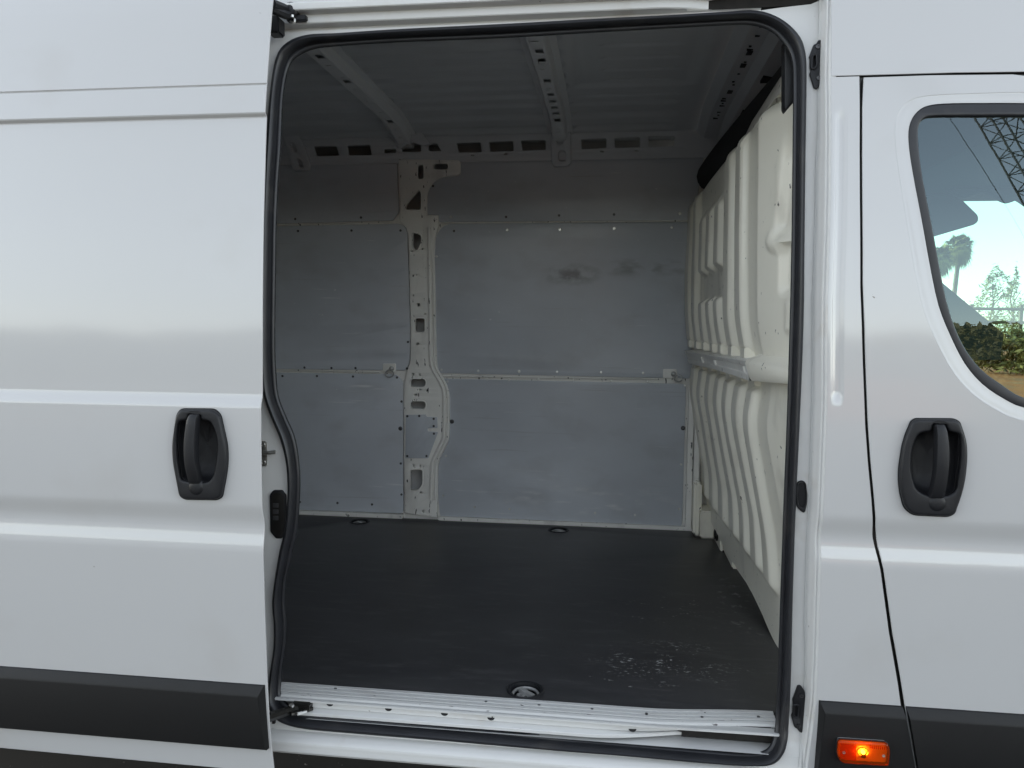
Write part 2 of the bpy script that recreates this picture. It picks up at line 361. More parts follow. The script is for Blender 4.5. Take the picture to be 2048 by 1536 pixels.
# front header above the bulkhead, two steps, and black foam below it
HX = [.36, .395, .455, .475, .54, .56]; HZ = [-.004, -.034, -.042, -.085, -.10, None]
def header_fn(u, v):
    k = round(u * 5); y = .14 + 1.76 * v
    return Vector((HX[k], y, 2.27 if HZ[k] is None else roofz(y) + HZ[k]))
hd = mesh('front_header', *grid(header_fn, 5, 24), M['dimsteel'], van)
hs_ = []
for (dx, y, a, b) in slots(.425, 9, (.45, 1.75)): hs_.append(box(dx - a * .7, dx + a * .7, y - b, y + b, roofz(y) - .0415, roofz(y) - .030))
for y in (.62, .98, 1.4): hs_.append(box(.490, .525, y - .03, y + .03, roofz(y) - .097, roofz(y) - .08))
mesh('header_slot', *join(hs_), M['foam'], hd)['kind'] = 'stuff'
def foam_fn(u, v):
    y = .20 + 1.73 * v; a = 6.2832 * u
    return Vector((.53 - .09 * smooth(0, 1, v) + .07 * math.cos(a), y, 2.235 - .02 * smooth(.3, 1, v) + .065 * math.sin(a)))
mesh('foam_strip', *grid(foam_fn, 14, 30), M['foam'], van)
cp = [Uy(1569, 80, .175), Uy(1600, 80, .175), Uy(1600, 190, .175), Uy(1588, 203, .175), Uy(1573, 221, .175), Uy(1569, 215, .175)]
plate('corner_cap', fillet([(q.x, q.z) for q in cp], .004, 3), [], .175, .04, .004, M['plastic'], van)

# -- pierced rail along the top of the far wall
rail_holes = [[(627, 293), (673, 292), (678, 311), (634, 312.5)], [(694, 291.5), (739, 290), (743.6, 310), (698, 310.6)], [(767, 299), (791.6, 298), (792, 305.6), (768, 306)],
              [(804, 293), (824, 283), (841.6, 289), (841.6, 303.6), (804, 303.6)], [(857, 288), (873.6, 287), (883, 302), (857, 302)],
              [(913, 286.5), (961, 284), (963.5, 304), (917.5, 305)], [(978, 283.6), (1026, 282), (1027.4, 302), (980.5, 303)], [(1042, 281), (1091, 280), (1092, 299.5), (1045, 301)],
              [(1162, 278.6), (1212.6, 276), (1212.6, 295.7), (1163, 298)], [(1229, 276), (1280, 274.5), (1280, 294), (1230, 296)], [(1297, 273), (1349, 272), (1348.6, 292), (1297, 294)],
              [(520, 297), (556, 296), (563, 314), (525, 315)], [(942, 309), (949, 309), (949, 312), (942, 312)], [(1008, 307), (1015, 307), (1015, 310), (1008, 310)], [(1201, 302), (1208, 302), (1208, 305), (1201, 305)], [(1270, 300), (1277, 300), (1277, 303), (1270, 303)]]
RO = -.012
rail = plate('wall_rail', [(-3.2, 2.296), (.47, 2.296), (.47, 2.445), (-3.2, 2.445)], [fillet(xz(h, lambda a, b: Uw(a, b, RO)), .006, 3) for h in rail_holes], RO, .012, .002, M['dimsteel'], van, bend=lambda x, z: W(z), cuts=[2.33, 2.37, 2.41])
def foot(poly, holes):
    plate('bow_foot', fillet(xz(poly, lambda a, b: Uw(a, b, -.035)), .012, 3), [fillet(xz(h, lambda a, b: Uw(a, b, -.035)), .02, 4) for h in holes], -.035, .024, .004, M['dimsteel'], van, bend=lambda x, z: W(z))
foot([(1099, 245), (1141, 243), (1142, 325), (1137, 331), (1108, 333), (1104, 326)], [[(1113, 271), (1127, 270), (1127, 289), (1114, 291)], [(1116, 301), (1132, 301), (1132, 322), (1118, 324)]])
foot([(560, 262), (590, 258), (607, 288), (619, 330), (617, 340), (589, 342), (584, 336), (574, 298)], [[(577, 286), (590, 287), (595, 302), (588, 305)], [(591, 317), (603, 320), (606, 334), (598, 336)]])
# gusset where the second bow meets the pillar
plate('pillar_gusset', fillet(xz([(770, 262), (838, 258), (862, 288), (846, 291), (824, 284), (806, 293), (797, 296)], lambda a, b: Uw(a, b, -.04)), .006, 3), [fillet(xz([(793, 277), (806, 277), (803, 283), (797, 284)], lambda a, b: Uw(a, b, -.04)), .004, 3)], -.04, .02, .004, M['dimsteel'], van, bend=lambda x, z: W(z))

# -- far wall: steel frame behind, grey lining boards, pillar with holes
plate('wall_frame', [(-3.2, .50), (.47, .50), (.47, 2.31), (-3.2, 2.31)], [fillet(xz(h, lambda a, b: Uw(a, b, .012)), .01, 2) for h in [[(806, 322), (898, 322), (898, 345), (850, 345), (850, 422), (806, 422)], [(820, 455), (850, 455), (850, 690), (822, 690)], [(816, 750), (855, 750), (855, 825), (816, 825)], [(816, 930), (850, 930), (850, 985), (816, 985)]]], .012, .008, .001, M['steel'], van, bend=lambda x, z: W(z), cuts=frange(1.3, 2.3, .08))
PC = frange(1.30, 2.30, .07)
screw_me = {}
def screw(parent, p, r=.0052, dark=False, nrm=(0, -1, 0)):
    key = (round(r, 4), dark, nrm)
    if key not in screw_me:
        V, F = lathe((0, 0, 0), nrm, [(r, 0), (r, .0015), (r * .8, .0032), (r * .45, .0034), (r * .42, .0014), (.0002, .0012)], 10)
        me = bpy.data.meshes.new('screw'); me.from_pydata([tuple(v) for v in V], [], F); finish(me, 40); me.materials.append(M['darkscrew'] if dark else M['screw']); screw_me[key] = me
    o = bpy.data.objects.new('screw', screw_me[key]); COL.objects.link(o); o.parent = parent; o.matrix_parent_inverse = Matrix.Translation(-root_loc(parent)); o.location = p; return o
def board(pts, r, screws, dark=False):
    o = plate('wall_board', fillet(xz(pts, lambda a, b: Uw(a, b, 0)), r, 4), [], 0.0, .009, .0018, M['ply'], van, bend=lambda x, z: W(z), cuts=PC)
    for s in screws:
        px, py = s[:2]; p = Uw(px, py, -.0004); screw(o, p, s[2] if len(s) > 2 else .0062, s[3] if len(s) > 3 else dark)
    return o
lr = [(882, 757, .002), (1372, 768, .02), (1364, 1056, .03), (880, 1036, .03), (876.5, 990, .02), (877, 928, .02), (883, 912, .03), (896, 888, .03), (900, 868, .03), (900, 790, .03), (894, 769, .03), (888, 761, .01)]
board(lr, .02, [(895, 763), (974, 758.6), (1018, 760, .0062), (1076, 758.6), (1147, 760), (1222, 762), (1295, 763), (1370, 771), (892, 912), (886, 991), (949, 1014), (1019, 1018), (1190, 1026), (1270, 1030), (1362, 929), (1358, 1018), (1366, 856, .011, True), (904, 843, .011, True)])
ur = [(890, 447.5, .05), (1384, 444, .03), (1384, 749, .002), (1378, 757, .002), (885, 746.5, .004), (879, 745, .006), (874, 728, .04), (873, 690, .02), (871, 572, .02), (869.5, 513, .02), (871, 470, .05)]
board(ur, .02, [(908, 462, .006, True), (1014, 460, .0085), (1120, 459, .0085), (1228.5, 457, .0085), (1344, 455, .007), (873, 513), (883, 740), (956, 742), (1038, 743, .008), (1114, 744), (1202, 745), (1286, 746)])
tr_ = [(922, 322), (1408, 311, .001), (1388, 440, .001), (878.5, 443.5, .002), (877, 430, .002), (854.5, 429, .002), (854.5, 388, .05), (864, 366, .05), (884, 354, .05), (922, 350, .01)]
board(tr_, .02, [(866, 372, .006, True), (902, 434, .0075), (1012, 434, .006, True), (1118, 431, .006, True), (1228, 429, .006, True), (1360, 427, .008)])
ul = [(400, 456, .001), (800, 447, .04), (812, 454, .04), (815, 470, .05), (817.5, 540, .02), (820.5, 650, .02), (820.5, 700, .02), (819, 728, .04), (812, 741, .01), (400, 736, .001)]
board(ul, .02, [(596, 462), (703, 461), (801, 461), (609, 735), (663, 736), (711, 736), (814, 737), (816, 684)], True)
tl = [(400, 332, .001), (795, 321, .004), (795, 345, .01), (798, 424, .01), (786, 441, .004), (400, 451, .001)]
board(tl, .02, [(590.5, 438), (722, 435)], True)
ll = [(400, 743, .001), (766, 748, .004), (792, 748, .03), (806, 762, .04), (806.5, 900, .02), (807, 1027, .02), (400, 1012, .001)]
board(ll, .02, [(565, 752), (634, 752), (706, 753), (794, 755), (803, 803), (801, 857, .011, True), (801.6, 927), (803, 989), (744, 1009), (675, 1006), (600, 1004)], True)

pill = [(797, 318, .004), (796.5, 345, .01), (800, 420, .01), (800, 443, .01), (813, 455, .03), (816.5, 470, .03), (818.5, 540, .02), (821.5, 650, .02), (821.5, 700, .02), (820, 728, .03), (813, 746, .03), (808.5, 762, .03), (808, 825, .01), (808, 918, .01), (809, 1026, .004), (874, 1036, .004), (876, 928, .02), (882, 912, .03), (895, 888, .03), (899, 868, .03), (899, 790, .03), (893, 769, .03), (886, 757, .02), (877, 744, .02), (874, 728, .03), (872, 690, .02), (870, 572, .02), (868.5, 513, .02), (870, 476, .03), (877, 450, .006), (876, 430, .004), (853.5, 430, .004), (853.5, 386, .05), (863, 366, .05), (884, 353, .05), (921, 350, .02), (921, 320, .02)]
c6 = lambda x, y: (700 + x * .2473, 300 + y * .2474); c7 = lambda x, y: (700 + x * .2604, 660 + y * .2604)
ph = [([c6(546, 118), c6(596, 118), c6(596, 233), c6(546, 233)], .03), ([c6(676, 108), c6(790, 108), c6(790, 158), c6(676, 158)], .03), ([c6(553, 325), c6(572, 345), c6(572, 480), c6(452, 480), c6(450, 448)], .01),
      ([c6(508, 668), c6(565, 685), c6(575, 700), c6(575, 748), c6(545, 808), c6(520, 808), c6(505, 770)], .008), ([c6(528, 1362), c6(602, 1362), c6(602, 1472), c6(528, 1472)], .01),
      ([c7(465, 376), c7(578, 376), c7(578, 437), c7(465, 437)], .03), ([c7(465, 547), c7(578, 547), c7(578, 606), c7(465, 606)], .03), ([c7(464, 1077), c7(556, 1077), c7(554, 1190), c7(516, 1229), c7(464, 1229)], .012)]
for (x, y, a, b) in [(520, 105, 9, 7), (485, 343, 5, 9), (535, 343, 5, 9), (541, 460, 9, 6), (505, 497, 9, 7), (488, 1043, 5, 9), (537, 1043, 5, 9), (545, 1248, 9, 6), (655, 1275, 8, 6)]:
    ph.append(([c7(x - a, y - b), c7(x + a, y - b), c7(x + a, y + b), c7(x - a, y + b)], .001))
pillar_holes = [fillet(xz(h, lambda a, b: Uw(a, b, -.014)), r, 4) for h, r in ph]
for (x, y, r, f) in [(535, 1010, 7, c6), (510, 1175, 8, c6), (553, 1250, 14, c6), (515, 1343, 6, c6), (608, 1328, 6, c6), (498, 818, 7, c6), (587, 800, 7, c6), (563, 1393, 11, c7)]:
    q = Uw(*f(x, y), -.014); pillar_holes.append(ell(q.x, q.z, r * .2473 * 3.75 / FOC, r * .2473 * 3.75 / FOC, 10))
pl_ = plate('wall_pillar', fillet(xz(pill, lambda a, b: Uw(a, b, -.014)), .01, 4), pillar_holes, -.014, .02, .003, M['steel'], van, bend=lambda x, z: W(z), cuts=PC)
rid = [(858, 455), (859, 520), (860.5, 640), (861, 700), (863, 730), (872, 750), (882, 768), (888, 792), (888, 866), (884, 884), (868, 918), (864, 935), (862, 1000)]
c = [Uw(*p, -.018) for p in rid]
mesh('pillar_rib', *tube(catmull(c, False, 5), .010, 8), M['steel'], pl_)
c = [Uw(p[0] + 8, p[1], -.016) for p in rid[1:]]
mesh('pillar_rib', *tube(catmull(c, False, 5), .007, 8), M['steel'], pl_)
# rims pressed round the larger holes
for k, (h, r) in enumerate(ph[:8]):
    pts = fillet(xz(h, lambda a, b: Uw(a, b, -.014)), r * 1.2, 4)
    cx = sum(p[0] for p in pts) / len(pts); cz = sum(p[1] for p in pts) / len(pts)
    mesh('hole_rim', *tube([Vector((x + (x - cx) * .10, W(z) - .0135, z + (z - cz) * .10)) for x, z in pts], .0035, 6, True), M['steel'], pl_)
cov = plate('pillar_cover', fillet(xz([c7(428, 652), c7(575, 650), c7(592, 668), c7(668, 668), c7(672, 752), c7(596, 756), c7(596, 778), c7(676, 784), c7(604, 975), c7(600, 985), c7(425, 985)], lambda a, b: Uw(a, b, -.022)), .004, 3), [], -.0215, .007, .0015, M['ply'], van, bend=lambda x, z: W(z))
for x, y in [(440, 662), (532, 660), (643, 682), (643, 738), (645, 796), (440, 968), (588, 968)]: screw(cov, Uw(*c7(x, y), -.022), .0062, True)
# light steel seams: mid ledge and foot rail
def seam(pts, off, r, name='wall_ledge'): mesh(name, *tube([Uw(*p, off) for p in pts], r, 6), M['steel'], van)
seam([(400, 739.5), (600, 740.5), (760, 744)], -.003, .0035); seam([(885, 752), (1100, 755.5), (1320, 758)], -.003, .004); seam([(400, 453), (780, 446.5)], -.002, .004)
seam([(882, 446), (1383, 441.5)], -.002, .004)
V, F = join([box(-3.2, Uw(807, 1020).x, 1.925, 1.962, .535, .555, .003), box(Uw(878, 1030).x, .40, 1.925, 1.962, .535, .553, .003)])
mesh('foot_rail', V, F, M['steel'], van)
xr = Uw(1372, 900).x
V, F = join([box(xr + .004, xr + .030, 1.915, 1.955, .55, 1.25, .004), box(xr + .034, xr + .06, 1.905, 1.955, .55, 1.25, .004)])
mesh('corner_post', V, F, M['steel'], van)

def wall_ring(px, py, plate_px):
    o = plate('tie_down', fillet(xz(plate_px, lambda a, b: Uw(a, b, -.006)), .006, 3), [], -.006, .008, .0015, M['steel'], van, bend=lambda x, z: W(z))
    p = Uw(px, py, -.012)
    mesh('bolt', *lathe(p, (0, -1, 0), [(.012, -.004), (.013, .004), (.011, .011), (.006, .015), (.001, .016)], 14), M['ring'], o)
    ring = [p + Vector((-.010, -.012, -.006)), p + Vector((.012, -.014, -.018)), p + Vector((.010, -.014, -.034)), p + Vector((-.008, -.012, -.042)), p + Vector((-.026, -.012, -.036)), p + Vector((-.028, -.012, -.02))]
    if px > 1000: ring = [p + Vector((.020, -.012, -.004)), p + Vector((.034, -.013, -.008)), p + Vector((.040, -.013, -.026)), p + Vector((.024, -.012, -.036)), p + Vector((.004, -.012, -.026)), p + Vector((.008, -.012, -.012))]
    mesh('ring', *tube(catmull(ring, True, 5), .0032, 7, True), M['ring'], o)
wall_ring(783.5, 737, [(765.5, 727), (791.5, 727), (791.5, 745), (765.5, 744)])
wall_ring(1347, 748, [(1326, 738), (1353, 738), (1356, 756), (1326, 756)])

# -- load floor with recessed tie-down rings
def floor_ring(cx, cy, r):
    c0 = Vector((cx, cy, .535))
    o = mesh('floor_ring', *lathe(c0, (0, 0, 1), [(r * .98, -.028), (r * .98, -.004), (r * .99, .0015), (r * 1.12, .003), (r * 1.2, .0005), (r * 1.2, -.001)][::-1], 28), M['plastic'], van)
    me = o.data; bm = bmesh.new(); bm.from_mesh(me)
    big = sorted(bm.faces, key=lambda f: -f.calc_center_median().z)
    top = [f for f in bm.faces if len(f.verts) > 8 and f.calc_center_median().z > .53]; bmesh.ops.delete(bm, geom=top, context='FACES'); bm.to_mesh(me); bm.free()
    b = c0 + Vector((-r * .25, -r * .18, -.022))
    mesh('ring_bolt', *lathe(b, (0, 0, 1), [(r * .36, -.004), (r * .36, .003), (r * .30, .006), (r * .29, .012), (r * .15, .012), (r * .13, .006), (.0005, .006)], 14), M['ring'], o)
    k = [c0 + Vector((r * .82 * math.cos(a), r * .72 * math.sin(a), -.013 + .004 * math.sin(a))) for a in [6.2832 * i / 22 for i in range(22)]]
    mesh('ring', *tube(k, .0042, 8, True), M['ring'], o)
    d = Vector((math.cos(-.75), math.sin(-.75), 0)); n_ = Vector((-d.y, d.x, 0)); e = c0 + Vector((r * .08, -r * .06, -.012))
    Vb = [e + d * (r * .62 * s) + n_ * (r * .15 * t) + Vector((0, 0, h)) for s in (-1, 1) for t in (-1, 1) for h in (0, .010)]
    mesh('clip', Vb, [(0, 1, 3, 2), (4, 6, 7, 5), (0, 2, 6, 4), (1, 5, 7, 3), (0, 4, 5, 1), (2, 3, 7, 6)], M['ring'], o, recalc=True)
rings = []
for (px, py, r) in [(1051, 1380, .043), (719, 1043, .043), (1117, 1060, .043)]:
    q = Uz(px, py, .535); rings.append((q.x, q.y, r)); floor_ring(*rings[-1])
ledge_y = lambda x: .129 + .030 * smooth(.12, .42, x)
fl = [(-3.2, .129), (-.95, .129)] + [(x, ledge_y(x)) for x in frange(-.9, .45, .05)] + [(.56, .15), (.545, .62), (.53, 1.0), (.53, 1.553), (.487, 1.60), (.485, 1.79), (.40, 1.80), (.395, 1.945), (-3.2, 1.945)]
fl[-1:] = [(-3.2, 1.945)]
plate('load_floor', fl, [ell(x, y, r * 1.02, r * 1.02, 28) for x, y, r in rings], .535, .012, .001, M['floor'], van, flat='xy')

# -- bulkhead: pressed cream panel with vertical ribs, rail across its middle
RY = [1.86, 1.62, 1.39, 1.18, .98, .79, .60, .42]
A_ = lambda x, y: (1350 + x * .16276, 700 + y * .16276); B_ = lambda x, y: (1350 + x * .16276, 900 + y * .16276)
RP = [
 [(1386, 400), (1384, 464), (1379, 562), (1380, 632), (1384, 681), A_(265, 240), A_(236, 440), A_(236, 530), A_(275, 780), A_(325, 1100), B_(380, 200), B_(385, 500), B_(388, 700)],
 [(1397, 385), (1395, 464), (1392.5, 562), (1392, 632), (1398, 681), A_(360, 265), A_(325, 470), A_(322, 580), A_(365, 830), A_(412, 1100), B_(482, 330), B_(485, 690), B_(488, 850)],
 [(1410, 375), (1409, 464), (1407, 529), (1407, 632), (1412, 681), A_(470, 290), A_(430, 500), A_(425, 620), A_(460, 830), A_(505, 1100), B_(600, 460), B_(610, 870), B_(612, 1020)],
 [(1426, 350), (1423, 464), (1420, 529), (1422, 632), (1429, 681), A_(580, 320), A_(540, 530), A_(533, 650), A_(560, 830), A_(602, 1100), B_(735, 590), B_(745, 1030), B_(748, 1200)],
 [(1444, 320), (1441, 464), (1439, 529), (1438, 632), (1446, 681), A_(690, 355), A_(650, 600), A_(643, 720), A_(665, 880), A_(702, 1100), B_(865, 720), B_(880, 1210), B_(884, 1400)],
 [(1465, 300), (1462, 464), (1461, 578), (1460, 632), (1467, 681), A_(835, 410), A_(788, 640), A_(772, 790), A_(785, 930), A_(818, 1100), B_(1000, 800), B_(1030, 1450), (1520, 1180)],
 [(1488, 270), (1485, 464), (1485, 560), (1486, 632), (1493, 681), A_(1000, 470), A_(945, 720), A_(925, 880), A_(932, 960), A_(955, 1100), B_(1160, 1100), (1544, 1167), (1546, 1230)],
 [(1508, 240), (1506, 400), (1505, 513), (1505, 632), (1512, 690), A_(1135, 430), A_(1085, 800), A_(1060, 940), A_(1075, 1050), A_(1110, 1250), B_(1240, 750), B_(1320, 1050), (1582, 1180)],
]
cols = []
for y, pp in zip(RY, RP):
    q = [Uy(px, py, y) for px, py in pp]; q.sort(key=lambda v: v.z)
    cols.append((np.array([v.z for v in q]), np.array([v.x for v in q])))
ZZ = np.linspace(.50, 2.24, 117)
XC = []
for zs, xs in cols:
    v = np.interp(ZZ, zs, xs); k = np.ones(5) / 5; v = np.convolve(np.pad(v, 2, mode='edge'), k, mode='valid'); XC.append(v)
def ext(base, dx): return np.array(base) + dx
xa = np.interp(ZZ, [.5, .9, 1.2, 1.3, 2.3], [.545, .53, .50, .46, .46]); xb = np.interp(ZZ, [.5, .9, 1.2, 1.3, 2.3], [.55, .54, .52, .49, .49])
YS = [2.05] + RY + [.25, .06]; XC = [XC[0] - .01] + XC + [xa, xb]
order = np.argsort(YS); YSs = np.array(YS)[order]; XCs = np.array(XC)[order]
def ribs(y, z):
    s = 0.0
    for i, yc in enumerate(RY[:7]):
        p = .5 * ((RY[i] - RY[i + 1]))
        d = abs(y - yc - .018)
        a = 1 - smooth(p * .42, p * .42 + .019, d)
        top = 2.12 if i not in (2, 3, 4) else 2.0
        a *= smooth(.69, .735, z - .25 * max(0, d - p * .3)) * (1 - smooth(top - .05, top, z + .3 * d))
        if i in (2, 3, 4): a *= 1 - smooth(1.615, 1.64, z) * (1 - smooth(1.72, 1.745, z))
        a *= 1 - smooth(1.325, 1.34, z) * (1 - smooth(1.445, 1.46, z))
        s = max(s, a)
    return s
def bx(y, z):
    j = min(len(ZZ) - 2, max(0, int((z - ZZ[0]) / (ZZ[1] - ZZ[0])))); t = (z - ZZ[j]) / (ZZ[1] - ZZ[0])
    return float(np.interp(y, YSs, XCs[:, j] * (1 - t) + XCs[:, j + 1] * t))
BY = np.linspace(.135, 1.93, 330); BZ = np.linspace(.585, 2.165, 190)
def top_z(y): return 2.165
V = []
for y in BY:
    for z in BZ:
        x = bx(y, z) - .026 * ribs(y, z) + .012
        pk = (1 - smooth(.33, .36, y + .12 * max(0, z - 1.78))) * smooth(1.745, 1.775, z) * (1 - smooth(1.96, 2.05, z))
        pk2 = (1 - smooth(.315, .335, y)) * smooth(1.60, 1.63, z) * (1 - smooth(1.735, 1.75, z)); pk3 = (1 - smooth(.27, .31, y)) * smooth(1.50, 1.515, z) * (1 - smooth(1.58, 1.60, z))
        x += .022 * max(pk, .9 * pk2) - .014 * pk3 - .012 * (1 - smooth(.0, 1.0, ((y - .34) / .05) ** 2 + ((z - 1.755) / .04) ** 2))
        x -= .004 * (1 - smooth(0, 1, ((y - .245) / .012) ** 2 + ((z - 1.76) / .014) ** 2)) + .003 * (1 - smooth(0, 1, ((y - .25) / .010) ** 2 + ((z - 1.87) / .010) ** 2))
        x += .08 * smooth(2.07, 2.165, z) ** 2
        x += .004 * smooth(1.61, 1.625, z) * (1 - smooth(1.735, 1.75, z)) * smooth(.9, .92, y) * (1 - smooth(1.5, 1.52, y))
        z2 = z + (.03 * (1 - smooth(.585, .70, z)) * smooth(1.3, 1.75, y)) - (.05 * (1 - smooth(.585, .70, z)) * (1 - smooth(.6, 1.05, y)))
        V.append(Vector((x, y, z2)))
nz_ = len(BZ)
F = [(i * nz_ + j, i * nz_ + j + 1, (i + 1) * nz_ + j + 1, (i + 1) * nz_ + j) for i in range(len(BY) - 1) for j in range(nz_ - 1)]
bulk = mesh('bulkhead', V, F, M['bulk'], van, ang=70)
# toe panel set back under the pressed sheet, corner box at the far foot
V, F = grid(lambda u, v: Vector((bx(.075 + 1.86 * u, .6) + .035 + .01 * v, .075 + 1.86 * u, .53 + .16 * (1 - v))), 40, 2)
mesh('toe_panel', V, F, M['bulk'], bulk)
V, F = join([box(.392, .43, 1.84, 1.95, .535, .79, .012), box(.42, .488, 1.80, 1.95, .535, .665, .008), box(.485, .50, 1.60, 1.80, .535, .64, .004), box(.50, .56, 1.35, 1.60, .535, .62, .006)])
mesh('corner_box', V, F, M['bulk'], bulk)
q = Vector((.482, 1.70, .585))
mesh('side_ring', *join([lathe(q, (-1, 0, 0), [(.030, -.004), (.030, .003), (.024, .004), (.022, -.001), (.001, -.002)], 18), tube([q + Vector((-.008, .019 * math.cos(a), .019 * math.sin(a))) for a in [6.2832 * i / 16 for i in range(16)]], .003, 6, True)]), M['grease'], bulk)
# cross rail: ledge with bracket tabs; its near end is a cream moulding
le_t = [Uy(*A_(110, 12), 1.80), Uy(*A_(480, 72), .97), Uy(*A_(860, 132), .45)]; le_b = [Uy(*A_(170, 165), 1.80), Uy(*A_(500, 240), .97), Uy(*A_(915, 378), .44)]
def rail_sec(t):
    tp = le_t[0].lerp(le_t[1], t * 2) if t < .5 else le_t[1].lerp(le_t[2], t * 2 - 1)
    bt = le_b[0].lerp(le_b[1], t * 2) if t < .5 else le_b[1].lerp(le_b[2], t * 2 - 1)
    d = Vector((1, 0, 0))
    return [tp + d * .09 + Vector((0, 0, .012)), tp + d * .012 + Vector((0, 0, .003)), tp, tp.lerp(bt, .22) + d * .001, tp.lerp(bt, .26) + d * .005, tp.lerp(bt, .62) + d * .005, tp.lerp(bt, .68) + d * .001, bt - Vector((0, 0, 0)), bt + d * .006, bt + d * .07]
V = [p for i in range(21) for p in rail_sec(i / 20)]
F = [(i * 10 + j, i * 10 + j + 1, (i + 1) * 10 + j + 1, (i + 1) * 10 + j) for i in range(20) for j in range(9)]
br = mesh('cross_rail', V, F, M['steel'], bulk)
for px, py in [(330, 120), (490, 160), (845, 235)]:
    t_ = {330: 1.28, 490: .97, 845: .50}[px]; a = Uy(*A_(px - 8, py - 36), t_); bq = Uy(*A_(px + 16, py + 42), t_)
    mesh('rail_clip', *tube([a + Vector((.001, 0, 0)), bq + Vector((.001, 0, 0))], .0042, 8), M['steel'], bulk)
# near moulding continuing the rail towards the door
def mould(u, v):
    y = .44 - .30 * v; tp0 = le_t[2]; bt0 = le_b[2]
    t1 = Uy(1583, 742, .14); b1 = Uy(1583, 769, .14)
    tp = tp0.lerp(t1, v); bt = bt0.lerp(b1, v); prof = [tp + Vector((.11, 0, .07)), tp + Vector((.05, 0, .022)), tp + Vector((.008, 0, .006)), tp + Vector((0, 0, -.006)), bt + Vector((0, 0, .008)), bt + Vector((.006, 0, 0)), bt + Vector((.08, 0, -.004))]
    return prof[round(u * 6)]
mesh('rail_moulding', *grid(mould, 6, 14), M['bulk'], bulk, ang=50)
for i, (x, y) in enumerate([(265, 240), (360, 265), (470, 290), (580, 320), (690, 355), (835, 410), (1000, 470)]):
    p = Uy(*A_(x, y - 12), RY[i]); mesh('rail_bracket', *box(p.x - .012, p.x + .05, RY[i] - .035, RY[i] + .045, p.z + .006, p.z + .03, .003), M['bulk'], bulk)
    p2 = bx(RY[i], 1.445); mesh('rail_bracket', *box(p2 - .018, p2 + .04, RY[i] - .03, RY[i] + .055, 1.425, 1.462, .004), M['bulk'], bulk)
# grey flange with a bolt above the bulkhead
fla = [Vector((.425, .95, 2.15)), Vector((.435, .19, 2.15)), Vector((.455, .19, 2.215)), Vector((.455, .80, 2.235))]
V = fla + [p + Vector((.05, 0, 0)) for p in fla]
mesh('top_flange', V, [(0, 1, 2, 3), (4, 7, 6, 5), (0, 4, 5, 1), (3, 2, 6, 7), (1, 5, 6, 2), (0, 3, 7, 4)], M['steel'], bulk, recalc=True)
mesh('flange_bolt', *lathe(Ux(1557, 199, .44), (-1, 0, 0), [(.010, -.004), (.010, .004), (.006, .006), (.001, .006)], 8), M['zinc'], bulk)

# -- side opening: jamb, seal, header track, sill
SP = [((526, 450), (548, 450)), ((529, 360), (552, 360)), ((532, 293), (557, 293)), ((541, 190), (562, 190)), ((553, 117), (573, 133)), ((576, 85), (591, 109)), ((617, 70), (625, 94)), ((676, 67), (676, 88)), ((800, 59), (800, 80)), ((1000, 49), (1000, 72)), ((1200, 38), (1200, 60)), ((1342, 31), (1342, 52)), ((1450, 24.5), (1450, 46)),
 ((1513, 22), (1506, 46)), ((1560, 38), (1545, 59)), ((1595, 68), (1571, 85)), ((1610, 103), (1585, 112)), ((1613, 160), (1589, 160)), ((1611, 300), (1588, 300)), ((1609, 475), (1586, 475)), ((1607, 650), (1582, 650)), ((1599, 850), (1576, 850)), ((1592, 1000), (1570, 1000)), ((1586, 1174), (1564, 1174)), ((1582, 1349), (1558, 1349)), ((1577.5, 1440), (1554, 1440)),
 ((1575, 1478), (1550, 1475)), ((1566, 1507), (1541, 1499)), ((1543, 1527), (1519, 1511)), ((1490, 1529), (1470, 1511)), ((1400, 1523), (1400, 1505)), ((1242, 1509), (1245, 1491)), ((1120, 1500), (1120, 1480)), ((1000, 1490), (1000, 1467)), ((900, 1481), (900, 1458)), ((800, 1473), (800, 1449)), ((690, 1464), (690, 1440)), ((623, 1458), (628, 1434)),
 ((580, 1450), (592, 1427)), ((553, 1437), (569, 1411)), ((539, 1414), (557, 1392)), ((536, 1383), (558, 1367)), ((541, 1345), (560, 1338)), ((548, 1296), (567, 1288)), ((549, 1252), (568, 1246)), ((546, 1209), (565, 1206)), ((548, 1179), (568, 1165)), ((552, 1150), (573, 1140)), ((560, 1101), (581, 1103)), ((569.5, 1062), (590, 1062)), ((575, 1010), (594.5, 1010)),
 ((576, 958), (596, 958)), ((571, 914), (592, 911)), ((560, 875), (584, 872)), ((542, 832), (568, 835)), ((526.5, 785), (552, 792)), ((521.5, 735), (547, 740)), ((521, 690), (545.5, 690)), ((522, 600), (546, 600)), ((524, 520), (547, 520))]
JY = .052
def JZ(z): return JY - .042 * (1 - smooth(.45, .60, z))
def Uj(px, py, off=0.0):
    y = JY
    for _ in range(10):
        p = Uy(px, py, y + off); y = JZ(p.z) + B(p.z)
    return p
OO = catmull([Uj(*o, -.006) for o, i in SP], True, 4); II = catmull([Uj(*i, -.004) for o, i in SP], True, 4)
sec = [(-.02, .006), (.0, -.006), (.06, -.014), (.2, -.021), (.42, -.023), (.60, -.018), (.66, -.008), (.70, .002), (.80, .001), (.95, .003), (1.0, .006), (1.0, .010)]
V = []; N = len(OO)
for o, i in zip(OO, II):
    for t, dy in sec:
        p = o.lerp(i, t); V.append(Vector((p.x, p.y + dy + .006, p.z)))
k = len(sec)
F = [(a * k + j, ((a + 1) % N) * k + j, ((a + 1) % N) * k + j + 1, a * k + j + 1) for a in range(N) for j in range(k - 1)]
